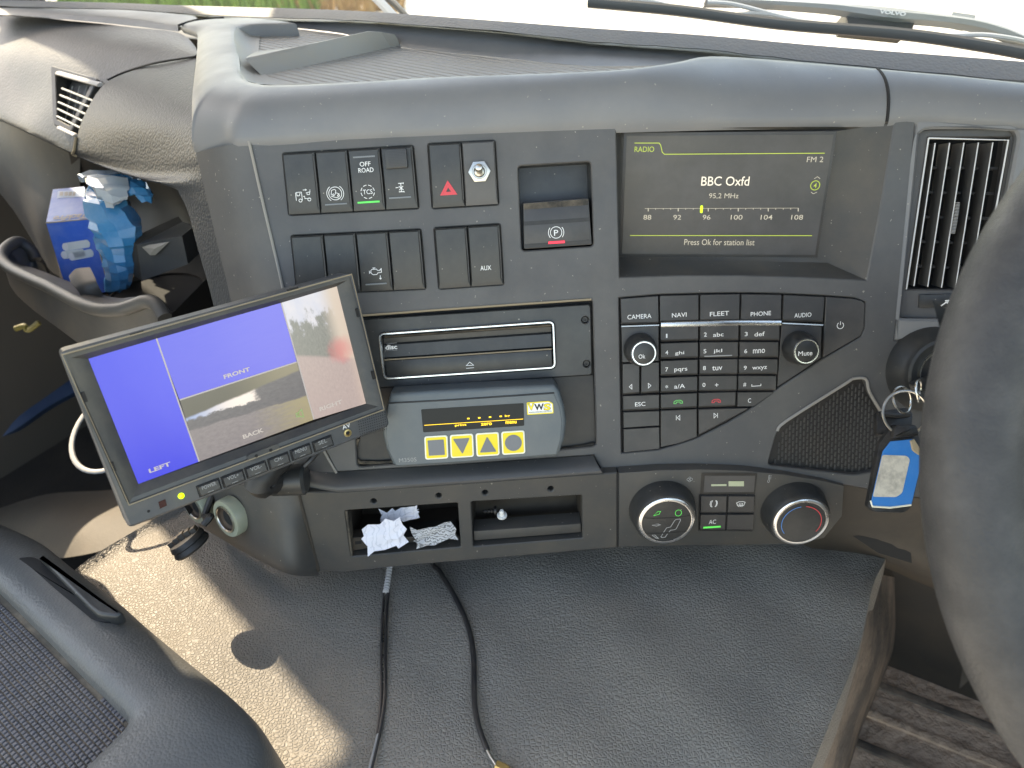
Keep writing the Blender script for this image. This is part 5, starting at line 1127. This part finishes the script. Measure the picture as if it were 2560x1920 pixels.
b = B(); g0 = Vector(FM.px(*R5(85, 1045))); g1 = Vector(FM.px(*R5(245, 1000))); g2 = Vector(FM.px(*R5(100, 1150)))
for i in range(13):
    for j in range(8):
        p = g0 + (g1 - g0) * i / 12 + (g2 - g0) * j / 7; b.add([FM.w(p.x + .00045 * math.cos(a), p.y + .00045 * math.sin(a), .0004) for a in (0, 1.05, 2.1, 3.14, 4.19, 5.24)], [[0, 1, 2, 3, 4, 5]])
o = b.build('speaker_holes', 'void', mo, smooth=0); o['kind'] = 'stuff'
for x, y, z in ((835, 520, R4), (1785, 250, R4), (690, 1335, R4), (515, 910, R4), (85, 395, R5), (180, 775, R5)):
    u, v = FM.px(*z(x, y)); hz = abs(x - 835) < 1 or x == 1785
    B().box(FM, u - (.004 if hz else .001), v - (.0006 if hz else .003), u + (.004 if hz else .001), v + (.0006 if hz else .003), -.001, .0004).build('clip_slot', 'void', mo, smooth=0)
# mount: stalk from the ledge end to the back of the monitor
ma = thing('monitor_arm', 'black ribbed monitor stalk joining the dashboard ledge', 'mount arm', FPp(742, 1200, 0))
back = FM.w(.045, -.035, -.026); e0 = FPp(755, 1195, -.01)
pth = smoothline([back, back + FM.N * -.02 + Vector((.004, .01, -.02)), D(650, 1200, .575), D(700, 1196, .60), e0], 8)
B().tube(pth, [.010 + .0012 * (i % 2) for i in range(len(pth))], 14).build('stalk', 'black', ma)
B().tube(smoothline([D(728, 1183, .60), D(752, 1172, .598), D(777, 1150, .597), D(800, 1120, .60)], 5), .0024, 8).build('lead', 'cable', ma)
B().lathe(Fr(D(722, 1200, .600), (0, 1, 0), (0, 0, 1)), [(.012, -.012), (.0125, .012), (.010, .014)], 20).build('collar', 'switch', ma)
# loose suction mount hanging under the monitor
sm_t = thing('suction_mount', 'dusty suction mount with knurled knob hanging below the monitor', 'suction mount', D(465, 1360, .66))
sN = ((-cr * .55 + cu_ * .836) * .95 - fwd * .32).normalized(); sU = cr * .836 + cu_ * .55; fs_ = Fr(D(468, 1352, .66), sU, sN.cross(sU))
B().lathe(fs_, [(.004, .004), (.0145, .0035), (.0155, .001), (.016, -.001), (.0150, -.002), (.0168, -.006), (.0158, -.008)], 32).build('suction_disc', 'black', sm_t)
for k in range(5): B().box(fs_, -.0135 + k * .0055, -.004, -.0087 + k * .0055, .003, .003, .0095 - .0008 * abs(k - 2), .0010).build('knurl', 'brown', sm_t)
B().tube(smoothline([fs_.w(.02, 0, .004), fs_.w(.028, .003, .006), D(512, 1290, .675), D(530, 1240, .68)], 5), .003, 8).build('strut', 'black', sm_t)

# ================================================================== sockets in the end cap
nrm = (-fwd * .74 + (-cr * .87 - cu_ * .48) * .67).normalized(); mj = (cr * .48 - cu_ * .87)
def sock(x, y, d, r, lb):
    f = Fr(D(x, y, d), mj, nrm.cross(mj)); 
    if f.N.dot(nrm) < 0: f = Fr(D(x, y, d), mj, -nrm.cross(mj))
    f.O = f.O + f.N * .0035; t = thing('power_socket', lb, 'socket', f.O, 'round sockets in the dashboard end cap')
    B().lathe(f, [(r, -.008), (r, .0015), (r * .96, .0026), (r * .72, .0026), (r * .70, .001)], 40, cap=False).build('collar', 'ringplastic', t)
    B().lathe(f, [(r * .71, .0005), (r * .70, .0036), (r * .64, .0038), (r * .61, .0030)], 40, cap=False).build('metal_lip', 'steel', t)
    B().lathe(f, [(r * .625, .0028), (r * .60, .0005), (r * .5, -.0008), (.001, -.001)], 32).build('bore', 'socket', t); B().lathe(f, [(r * .42, -.0002), (r * .40, .0)], 20).build('contact_hole', 'void', t, smooth=0)
sock(579, 1290, .655, .0172, 'round socket with pale green collar, the one fully in view')
sock(499, 1262, .692, .0160, 'round socket with pale green collar, half hidden by the monitor edge')

# ================================================================== things lying in the open bays
FB = FL.sub(*FL.px(*S7(430, 480)), -.014)
def paper(x, y, wd, hh, lb, m, sd, rot=0, h=-.012, tilt=.3, n=5, amp=.007):
    f = FL.sub(*FL.px(*S7(x, y), h), h, rot); f = Fr(f.O, f.U, f.V * math.cos(tilt) - f.N * math.sin(tilt))
    return one(crumple(f, (-wd / 2, -hh / 2, wd / 2, hh / 2), n, amp, sd), 'paper_scrap', m, lb, 'paper', 'crumpled papers in the open bay', smooth=0)
def printed(name, c, ink, sc_, amt):
    m = mat(name, c, .8); n = m.node_tree.nodes; L = m.node_tree.links; tc = n.new('ShaderNodeTexCoord'); wv = n.new('ShaderNodeTexWave'); wv.wave_type = 'RINGS' if sc_ > 100 else 'BANDS'; wv.inputs['Scale'].default_value = sc_; wv.inputs['Distortion'].default_value = 9; wv.inputs['Detail'].default_value = 2; wv.inputs['Detail Scale'].default_value = 2
    L.new(tc.outputs['Object'], wv.inputs[0]); r = n.new('ShaderNodeValToRGB'); r.color_ramp.elements[0].position = amt; r.color_ramp.elements[1].position = amt + .1; r.color_ramp.elements[0].color = (*ink, 1); r.color_ramp.elements[1].color = (*c, 1)
    L.new(wv.outputs[0], r.inputs[0]); L.new(r.outputs[0], n['Principled BSDF'].inputs['Base Color']); return m
MT['paperw'] = printed('creased receipt paper', (.72, .71, .76), (.60, .60, .65), 60, .06); MT['paperg'] = printed('patterned foil paper', (.46, .46, .46), (.16, .16, .16), 150, .22)
paper(420, 490, .034, .024, 'largest crumpled white receipt at the front of the open bay', 'paperw', 11, .15, -.004)
paper(540, 310, .034, .010, 'narrow white receipt strip at the back of the open bay', 'paperw', 5, .08, -.022, .2, 7, .005)
paper(830, 470, .034, .017, 'crumpled grey patterned wrapper beside the receipts', 'paperg', 21, .22, -.006, .25)
cl = thing('push_clip', 'white nylon push clip standing in the shallow tray', 'clip', FL.w(*FL.px(*S7(1390, 340), -.016), -.016))
fcx = FL.sub(*FL.px(*S7(1391, 330), -.012), -.012); fcl = Fr(fcx.O, fcx.U, -fcx.N + fcx.V * .25)
B().lathe(fcl, [(.0042, -.0008), (.0042, .0006), (.0022, .001), (.0021, .005), (.0014, .0065)], 18).build('pin', 'nylon', cl)
cs = thing('screw_plug', 'dark ribbed screw plug lying next to the white clip', 'plug', FL.w(*FL.px(*S7(1290, 300), -.018), -.018))
fcs = Fr(FL.w(*FL.px(*S7(1325, 290), -.018), -.018), FL.V, FL.N); fcs = Fr(fcs.O, FL.V, -FL.N)
B().lathe(fcs, [(.0038, -.002), (.0038, 0), (.0016, .0005), (.0022, .002), (.0015, .0035), (.0021, .005), (.0013, .0065), (.0018, .008), (.0008, .0095)], 16).build('plug_body', 'black', cs)

# ================================================================== passenger storage: carton, bag, scoop
bx = thing('paper_roll_carton', 'blue carton printed with white paper rolls in the side storage', 'carton', D(240, 730, .86))
tl, tr_, br_, bl_ = D(*S8(190, 612), .83), D(*S8(580, 578), .825), D(*S8(742, 1206), .845), D(*S8(385, 1250), .85)
btl, btr = D(*S8(250, 322), .885), D(*S8(520, 300), .88); off = ((btl - tl) + (btr - tr_)) / 2
q = [tl, tr_, br_, bl_, btl, btr, br_ + off, bl_ + off]
B().add(q, [[0, 3, 2, 1], [4, 5, 6, 7], [2, 3, 7, 6], [3, 0, 4, 7]]).build('carton_body', 'box', bx, smooth=0)
B().add([q[0], q[1], q[5], q[4]], [[0, 1, 2, 3]]).build('carton_top', 'boxtop', bx, smooth=0)
B().add([q[1], q[2], q[6], q[5]], [[0, 1, 2, 3]]).build('carton_side', 'box', bx, smooth=0)
e_ = (tl - D(0, 0, 0)).normalized() * 0
B().tube([tl, tr_, br_], .0009, 5).build('worn_edge', 'boxside', bx)
FX = Fr((tl + tr_ + br_ + bl_) / 4, tr_ - tl, tl - bl_); FX.N = -FX.N if FX.N.dot(fwd) > 0 else FX.N
if FX.U.cross(FX.V).dot(fwd) > 0: FX.V = FX.V
def xb(x, y, h=.0008): return FX.px(*S8(x, y), h)
for (x0, y0), (x1, y1) in (((360, 820), (560, 790)), ((350, 890), (520, 870)), ((415, 905), (590, 870))):
    p, c = Vector(xb(x0, y0)), Vector(xb(x1, y1)); d_ = (c - p); nn = Vector((-d_.y, d_.x)).normalized() * .0042
    pr = [tuple(p + nn), tuple(p - nn), tuple(c - nn), tuple(c + d_.normalized() * .002), tuple(c + nn)]
    B().poly(FX, rpoly(pr, .0015, 3), .0012).build('printed_roll', 'roll', bx, smooth=0)
    B().poly(FX, [(p.x + .0036 * math.cos(a * .5), p.y + .0042 * math.sin(a * .5)) for a in range(12)], .0015).build('roll_end', 'paper', bx, smooth=0)
FT = Fr((tl + tr_ + btl + btr) / 4, tr_ - tl, btl - tl)
if FT.N.z < 0: FT.N = -FT.N
text('TackPro', FT, *S8(395, 562), 78, 11, 'greyprint', bx, .0006, flip=True, bold=.03)
q4 = [FT.px(*S8(*p), .0004) for p in ((292, 340), (520, 325), (530, 385), (285, 400))]; B().poly(FT, q4, .0005).build('barcode_label', 'boxlabel', bx, smooth=0)
b = B()
for k in range(14):
    x = 318 + k * 9.5
    if k % 4 != 3: b.ribbon(FT, [FT.px(*S8(x, 345), .0007), FT.px(*S8(x - 4, 378), .0007)], .0012 if k % 3 else .0022, .0008)
b.build('barcode', 'greyprint', bx, smooth=0)
# blue bag
bg_t = thing('plastic_bag', 'crumpled blue polythene bag with a clear twisted top', 'plastic bag', D(285, 720, .86))
rnd = random.Random(4)
def lumpy(path, nseg, jit):
    rows = []; base = [rnd.uniform(-jit, jit) * 1.6 for _ in range(nseg)]; tw = rnd.uniform(.15, .3)
    for j, (x, y, d, rx, ry) in enumerate(path):
        base = [b_ * .75 + rnd.uniform(-jit, jit) * .7 for b_ in base]; r = []
        for i in range(nseg):
            a = 2 * math.pi * i / nseg + tw * j * .3; k = 1 + base[i] + rnd.uniform(-.03, .03)
            r.append(D(x, y, d) + cr * (math.cos(a) * rx * k) + (fwd * .8 + cu_ * .4) * (math.sin(a) * ry * k) + cu_ * rnd.uniform(-.003, .003))
        rows.append(r + [r[0]])
    b = B().loft(rows); n = nseg + 1
    for k0 in (0, (len(rows) - 1) * n): b.v.append(sum(b.v[k0:k0 + nseg], Vector()) / nseg); b.f += [[k0 + i, k0 + i + 1, len(b.v) - 1] for i in range(nseg)]
    return b
def dense(path, n=3):
    o = smoothline([Vector(p[:3]) for p in path], n); q = smoothline([Vector((p[3], p[4], 0)) for p in path], n); return [(a.x, a.y, a.z, c.x, c.y) for a, c in zip(o, q)]
lumpy(dense([(262, 455, .81, .014, .012), (268, 490, .80, .022, .016), (283, 530, .80, .025, .018), (291, 565, .80, .026, .018), (294, 605, .80, .021, .015), (296, 645, .805, .016, .013), (298, 680, .81, .015, .012), (292, 712, .815, .014, .010), (286, 728, .82, .007, .005)]), 10, .16).build('blue_body', 'bag', bg_t, smooth=15)
lumpy(dense([(222, 452, .815, .008, .008), (236, 440, .805, .017, .012), (258, 436, .795, .022, .014), (272, 458, .785, .021, .014), (280, 490, .78, .016, .010), (282, 512, .78, .006, .004)]), 9, .18).build('clear_top', 'bagclear', bg_t, smooth=15)
lumpy(dense([(275, 436, .80, .012, .010), (306, 445, .80, .014, .009), (334, 462, .79, .015, .007), (356, 485, .785, .012, .005), (366, 502, .782, .006, .004)]), 8, .14).build('folded_end', 'bag', bg_t, smooth=15)
# scoop tray
sct = thing('storage_scoop', 'dark plastic scoop shaped cup tray below the carton', 'tray', D(200, 800, .80))
rim = [(90, 650, .90), (76, 624, .90), (45, 604, .89), (14, 622, .87), (4, 645, .85), (25, 670, .83), (70, 694, .80), (120, 716, .77), (165, 740, .745), (205, 760, .725), (250, 774, .71), (300, 774, .70), (335, 764, .695), (365, 754, .69), (392, 762, .685), (412, 795, .68)]
lwr = [(100, 700, .90), (80, 690, .90), (60, 690, .89), (35, 700, .88), (22, 705, .87), (40, 735, .86), (75, 768, .835), (110, 795, .81), (145, 820, .79), (185, 850, .77), (235, 885, .755), (300, 905, .745), (340, 905, .74), (370, 905, .735), (405, 905, .73), (425, 905, .725)]
inr = [(118, 665, .92), (100, 640, .92), (66, 635, .905), (46, 648, .89), (50, 662, .88), (78, 668, .865), (112, 680, .84), (150, 695, .82), (185, 708, .80), (220, 722, .785), (258, 738, .77), (300, 745, .755), (335, 742, .745), (365, 745, .74), (400, 760, .735), (420, 800, .73)]
rs, lsm, ins = [smoothline([D(*p) for p in q], 5) for q in (rim, lwr, inr)]
B().loft([[a.lerp(c, t) for a, c in zip(rs, lsm)] for t in (0, .05, .35, .7, 1)]).build('outer_wall', 'cup', sct, smooth=60, flip=True)
B().loft([rs, [a.lerp(c, .5) + Vector((0, 0, .001)) for a, c in zip(rs, ins)], ins, [p - Vector((0, 0, .05)) for p in ins]]).build('inner_wall', 'cup', sct, smooth=60)
B().tube(rs, .0065, 10).build('rim', 'cup', sct)
B().loft(surf([[(172, 690, .765), (190, 672, .775), (225, 668, .775)], [(178, 708, .755), (200, 694, .765), (236, 690, .765)], [(195, 728, .752), (215, 718, .758), (245, 712, .76)], [(215, 760, .76), (235, 755, .765), (262, 745, .77)]], 4, 4)).build('finger_tab', 'cup', sct)

# ================================================================== ignition lock, keys and fob
ig = thing('ignition_lock', 'black round ignition lock with silver ring half behind the wheel', 'ignition lock', FPp(2339, 960, 0))
fi_ = FP.sub(*FP.px(2339, 925, .008), .0)
B().lathe(fi_, [(.036, -.004), (.034, .006), (.028, .012), (.0262, .017), (.024, .018), (.0185, .0165)], 44).build('bezel', 'switch', ig)
B().lathe(fi_, [(.0178, .0165), (.0176, .0178), (.0165, .0178), (.016, .0165)], 40, cap=False).build('silver_ring', 'steel', ig)
B().lathe(fi_, [(.016, .0166), (.012, .0172), (.001, .0172)], 32).build('barrel', 'black', ig)
ky = thing('ignition_key', 'ignition key with split rings turned level in the lock', 'key', fi_.w(0, -.01, .03))
b = B(); u0_ = [(-.026, -.0065), (-.020, -.0035), (-.012, -.0015), (.02, -.0015), (.02, -.010), (-.016, -.010), (-.024, -.0085)]
b.prism(fi_, u0_, .018, .040, .002).build('key_head', 'switch', ky)
B().tube([fi_.w(-.012, -.0015, .030), fi_.w(.018, -.001, .030)], .0012, 6).build('key_edge', 'steel', ky)
def ringt(c, U, V, r, tk, nm, par, m='steel'): 
    f = Fr(c, U, V); return B().tube([f.w(r * math.cos(a * math.pi / 24), r * math.sin(a * math.pi / 24), .0006 * math.sin(a / 4)) for a in range(48)], tk, 7, closed=True).build(nm, m, par)
ringt(D(2296, 978, .552), cr * .6 + fwd * .8, cu_, .0080, .0009, 'small_ring', ky)
ringt(D(2256, 1000, .556), cr + fwd * .5, cu_ - cr * .3, .0095, .0009, 'small_ring', ky)
ringt(D(2263, 1032, .548), cr, cu_, .0158, .0010, 'split_ring', ky)
fob = thing('key_fob', 'worn black leather key fob with a blue and white card', 'key fob', D(2240, 1290, .55))
FK = Fr(D(2245, 1180, .545), cr + fwd * .12, cu_ + fwd * .1)
def fk_(*pts): return FK.P(M(A5, *pts))
B().prism(FK, rpoly(fk_((330, 790), (350, 755), (490, 755), (512, 790), (552, 880), (562, 965), (480, 1310), (430, 1345), (240, 1340), (185, 1300), (255, 930), (270, 870)), .002, 3), -.004, .0, .001).build('leather_body', 'fobblack', fob)
B().prism(FK, rpoly(fk_((345, 775), (355, 755), (488, 755), (500, 775), (512, 830), (335, 845)), .0015, 3), -.0005, .004, .0018).build('leather_loop', 'fobblack', fob)
cd_ = B().prism(FK, fk_((285, 930), (335, 866), (478, 850), (550, 965), (474, 1286), (430, 1302), (215, 1300), (203, 1285)), 0, .0009, .0002, 1).build('card', 'fobblue', fob, smooth=0)
B().poly(FK, rpoly(fk_((277, 956), (440, 962), (462, 985), (410, 1210), (370, 1238), (213, 1236)), .0016, 3), .0011).build('white_panel', 'fobwhite', cd_, smooth=0)
B().prism(FK, fk_((460, 862), (485, 850), (552, 962), (540, 968), (500, 945), (475, 925)), .0009, .0022, .0003, 1).build('torn_corner', 'kraft', cd_, smooth=0)
B().tube([FK.w(*p, .0008) for p in fk_((200, 1262), (212, 1300), (330, 1308), (470, 1290))], .0007, 5).build('worn_edge', 'cream', cd_)
fob2 = thing('key_fob', 'plain black leather fob hanging behind the blue card fob', 'key fob', D(2225, 1060, .57))
FK2 = Fr(D(2230, 1060, .572), cr - cu_ * .1, cu_ + fwd * .3); f2 = lambda *p: FK2.P(M(A5, *p))
B().prism(FK2, rpoly(f2((235, 670), (300, 660), (440, 640), (482, 680), (470, 800), (240, 830)), .003, 3), -.003, .002, .001).build('leather_body', 'fobblack', fob2)
B().tube([FK2.w(*p, .003) for p in f2((262, 690), (360, 700), (450, 690))], .002, 7).build('stitched_edge', 'key', fob2)

# ================================================================== steering wheel
FWc = D(3555, 1175, .345); FW = Fr(FWc, cr, cu_)
Rw = 1240 / FPX * .345; tr0 = .0212; Rm = Rw - tr0 * .98
sw = thing('steering_wheel', 'worn dark leather steering wheel rim close to the camera', 'steering wheel', FWc)
B().tube([FW.w(Rm * math.cos(a * math.pi / 80), Rm * math.sin(a * math.pi / 80), 0) for a in range(160)], tr0, 22, closed=True, flat=1.0).build('rim', 'wheel', sw, smooth=80)
spk = []
for k in range(9):
    t = k / 8; r = Rm * (1 - t) + .07 * t; wv = .055 * (1 - t) ** 2 + .038; spk.append((r, wv))
for a0 in (184, -4, 270):
    ca_, sa_ = math.cos(rad(a0)), math.sin(rad(a0)); L_, R_ = [], []
    for r, wv in spk:
        L_.append(FW.w(ca_ * r - sa_ * wv, sa_ * r + ca_ * wv, -.022)); R_.append(FW.w(ca_ * r + sa_ * wv, sa_ * r - ca_ * wv, -.022))
    mid = [a.lerp(c, .5) + FW.N * .018 for a, c in zip(L_, R_)]
    q1 = [a.lerp(c, .2) + FW.N * .013 for a, c in zip(L_, R_)]; q3 = [a.lerp(c, .8) + FW.N * .013 for a, c in zip(L_, R_)]
    B().loft([L_, q1, mid, q3, R_]).build('spoke', 'switch', sw, smooth=70)
B().lathe(FW, [(.085, -.045), (.085, -.02), (.075, -.005), (.04, .003), (.001, .005)], 40).build('hub', 'switch', sw)

# ================================================================== centre console in the near corner
zo, zi = .775, .792
O_ = [(-80, 1262), (0, 1310), (102, 1359), (184, 1424), (287, 1502), (352, 1560), (451, 1646), (533, 1711), (600, 1770), (636, 1822), (648, 1880), (640, 1960), (610, 2070)]
I_ = [(-80, 1395), (0, 1470), (60, 1527), (123, 1588), (180, 1643), (246, 1707), (288, 1747), (312, 1772), (324, 1792), (318, 1815), (287, 1850), (228, 1908), (110, 2025)]
co_t = thing('centre_console', 'grained centre console corner with a rubber lined tray', 'console', Zp(300, 1900, .60))
Os = smoothline([Zp(*q, zo) for q in O_], 5); Is = smoothline([Zp(*q, zi) for q in I_], 5); rows = []
ctr = Zp(0, 2000, zi)
outw = [(o - i) for o, i in zip(Os, Is)]
for k, (d_, dz) in enumerate(((.012, -.16), (.010, -.06), (.006, -.02), (.0025, -.006))): rows.append([o + Vector((v.x, v.y, 0)).normalized() * d_ + Vector((0, 0, dz)) for o, v in zip(Os, outw)])
for k in range(13):
    t = k / 12; rows.append([o.lerp(i, t) + Vector((0, 0, .013 * math.sin(math.pi * min(1, t * 1.0)) ** .7 * (1 if t < 1 else 0))) for o, i in zip(Os, Is)])
rows.append([i - Vector((v.x, v.y, 0)).normalized() * .0015 - Vector((0, 0, .003)) for i, v in zip(Is, outw)])
rows.append([i - Vector((v.x, v.y, 0)).normalized() * .003 - Vector((0, 0, .013)) for i, v in zip(Is, outw)])
B().loft(rows).build('console_skin', 'console', co_t, smooth=70)
zt = zi - .012
FTm = Fr(Zp(100, 1700, zt), Zp(320, 1781, zt) - Zp(0, 1470, zt), Vector((0, 1, 0)))
tp = [uvP(FTm, q - Vector((v_.x, v_.y, 0)).normalized() * -.0005) for q, v_ in zip(Is, outw)] + [uvP(FTm, Zp(-300, 2100, zt)), uvP(FTm, Zp(-300, 1395, zt))]
B().poly(FTm, tp, 0).build('mat_bed', 'matbase', co_t, smooth=0)
b = B(); tin = inset(ccw(tp), .004); us = [p[0] for p in tp]; vs2 = [p[1] for p in tp]
s_ = .0037; v = min(vs2); j = 0; cnt = 0
while v < max(vs2):
    u = min(us) + (j % 2) * s_ / 2
    while u < max(us):
        if inside((u, v), tin) and cnt < 2600:
            P = FTm.w(u, v, 0); z_ = (P - CAM); dd = z_.dot(fwd); xx = 1280 + FPX * z_.dot(cr) / dd; yy = 960 - FPX * z_.dot(cu_) / dd
            if xx > -60 and yy < 2000:
                hw = .0015 + random.uniform(-.00012, .00012); b.prism(FTm, [(u - hw, v - hw), (u + hw, v - hw * .9), (u + hw * .9, v + hw), (u - hw, v + hw * .95)], 0, .0012, .0005, 1); cnt += 1
        u += s_
    v += s_; j += 1
o = b.build('mat_studs', 'stud', co_t, smooth=0); o['kind'] = 'stuff'
zh_ = .7965
FH = Fr(Zp(180, 1470, zh_), (1, 0, 0), (0, 1, 0))
fh = lambda *p: [FH.px(*R7(*q)) for q in p]
B().prism(FH, rpoly(fh((80, 405), (110, 372), (200, 362), (268, 398), (620, 690), (720, 752), (600, 768), (470, 752), (400, 700), (190, 500)), .006, 4), -.012, 0, .002).build('handle_recess', 'void', co_t)
B().prism(FH, rpoly(fh((250, 398), (285, 396), (640, 655), (768, 738), (722, 765), (612, 752), (560, 712)), .003, 3), -.004, .006, .0028, 3).build('handle_lever', 'switch', co_t)

# ================================================================== cables on the engine cover
def cz(x, y, o=.0): return Zp(x, y, .7005 + o)
cb_ = thing('black_cable', 'thick black cable running down the engine cover to a metal plug', 'cable', cz(*A8(1060, 1000)))
pth = [A8(*q) for q in ((735, 60), (790, 140), (830, 205), (900, 320), (975, 470), (1028, 620), (1052, 760), (1060, 900), (1060, 1050), (1068, 1200), (1098, 1350), (1162, 1522))]
B().tube(smoothline([FL.w(*FL.px(*A8(720, 20)), -.05)] + [cz(x, y, .0035) for x, y in pth], 5), .0023, 10).build('sheath', 'cable', cb_)
B().tube([cz(*A8(1155, 1510), .0035), cz(*A8(1185, 1570), .0035), cz(*A8(1238, 1648), .0035)], [.0013, .0015, .0017], 10).build('metal_tip', 'steel', cb_)
B().tube([cz(*A8(1232, 1640), .004), cz(*A8(1290, 1665), .004), cz(*A8(1400, 1760), .004)], .0042, 6).build('plug', 'brass', cb_)
wp_ = thing('wire_pair', 'pair of thin black wires leaving a white ribbed conduit', 'wires', cz(*A8(370, 1000)))
cpth = smoothline([cz(*A8(415, 60), .010), cz(*A8(408, 140), .007), cz(*A8(395, 230), .0055), cz(*A8(382, 308), .005)], 12)
B().tube(cpth, [.0029 if i % 3 == 0 else .0023 for i in range(len(cpth))], 14).build('conduit', 'conduit', wp_, smooth=20)
B().tube(smoothline([cz(*A8(*q), .0032) for q in ((372, 290), (358, 500), (350, 800), (350, 1000), (342, 1200), (318, 1395))], 5), .0014, 8).build('wire', 'cable', wp_)
B().tube(smoothline([cz(*A8(*q), .0032) for q in ((402, 290), (386, 500), (378, 800), (378, 1000), (366, 1200), (322, 1440), (262, 1700))], 5), .0015, 8).build('wire', 'cable', wp_)
B().tube(smoothline([cz(*A8(*q), .0042) for q in ((378, 300), (368, 500), (362, 800), (363, 1000))], 5), .0004, 5).build('bare_strand', 'steel', wp_)
B().tube(smoothline([cz(*A8(*q), .0035) for q in ((325, 1400), (300, 1500), (250, 1700))], 5), .0013, 8).build('clear_sleeve', 'greyprint', wp_)

# ================================================================== windscreen wipers
def wd(x): return .84 - (x - 1470) / (2560 - 1470) * .12
def W3(x, y, k=0): q = A3(x, y); return D(*q, wd(q[0]) + k)
wi = thing('windscreen_wiper', 'long wiper with a lettered arm lying across the sunlit windscreen', 'wiper', W3(1500, 150))
B().tube(smoothline([W3(*q) for q in ((60, 12), (500, 52), (1000, 118), (1600, 168), (2000, 225), (2400, 300))], 6), .0036, 8, flat=1.6).build('blade', 'wiper', wi)
B().tube(smoothline([W3(x, y - 9, .006) for x, y in ((60, 6), (500, 46), (1000, 110), (1600, 158), (2000, 215), (2400, 290))], 6), .0022, 6).build('blade_spine', 'wiperarm', wi)
for pts in (((270, 0), (380, 8), (470, 32)), ((650, 12), (780, 22), (975, 72), (1090, 100), (1190, 116)), ((760, 78), (870, 65), (975, 72)), ((1550, 160), (1680, 165), (1820, 180), (1960, 205), (2090, 235)), ((1820, 178), (2000, 172), (2150, 190), (2260, 215))):
    B().tube(smoothline([W3(*q, .01) for q in pts], 5), .0034, 8, flat=.7).build('blade_bridge', 'wiperarm', wi)
ap = [(640, 4, 8), (800, 4, 10), (1000, 12, 12), (1250, 28, 15), (1380, 42, 20), (1560, 62, 24), (1780, 84, 18), (1960, 108, 17), (2100, 145, 18), (2212, 190, 18), (2400, 270, 18)]
cn = smoothline([W3(x, y, .02) for x, y, _ in ap], 5); wr_ = smoothline([Vector((w_, 0, 0)) for _, _, w_ in ap], 5)
up_ = (cu_ - fwd * .3).normalized(); up2 = [up_ * (q.x / 1.975 * .73 / FPX) for q in wr_]
B().loft([[c - u + fwd * .012 for c, u in zip(cn, up2)], [c - u for c, u in zip(cn, up2)], [c - fwd * .003 for c in cn], [c + u for c, u in zip(cn, up2)], [c + u + fwd * .012 for c, u in zip(cn, up2)]]).build('arm', 'wiperarm', wi, smooth=30, flip=True)
FA = Fr(W3(1560, 60, .015), W3(1640, 68, .015) - W3(1490, 52, .015), up_); 
text('VOLVO', FA, *A3(1564, 63), 68, 9.5, 'white', wi, .0003, bold=.05)
b = hexa((*A3(1330, 60), .80), (*A3(1680, 85), .78), (*A3(1660, 150), .775), (*A3(1345, 120), .795), fwd * .03); b.build('linkage_block', 'wiper', wi, smooth=0)
b = hexa((*A3(1860, 58), .765), (*A3(1975, 75), .76), (*A3(1965, 108), .76), (*A3(1850, 85), .765), fwd * .02); b.build('arm_clip', 'wiperarm', wi, smooth=0)
wl = thing('windscreen_wiper', 'short end of a second wiper rising above the tray', 'wiper', D(985, 35, 1.0))
B().tube([D(925, -20, .98), D(955, 10, .97), D(985, 42, .96)], .007, 8, flat=.6).build('arm', 'wiperarm', wl)
B().tube([D(950, -15, .99), D(985, 8, .98), D(1020, 45, .97)], .004, 8).build('blade', 'wiper', wl)
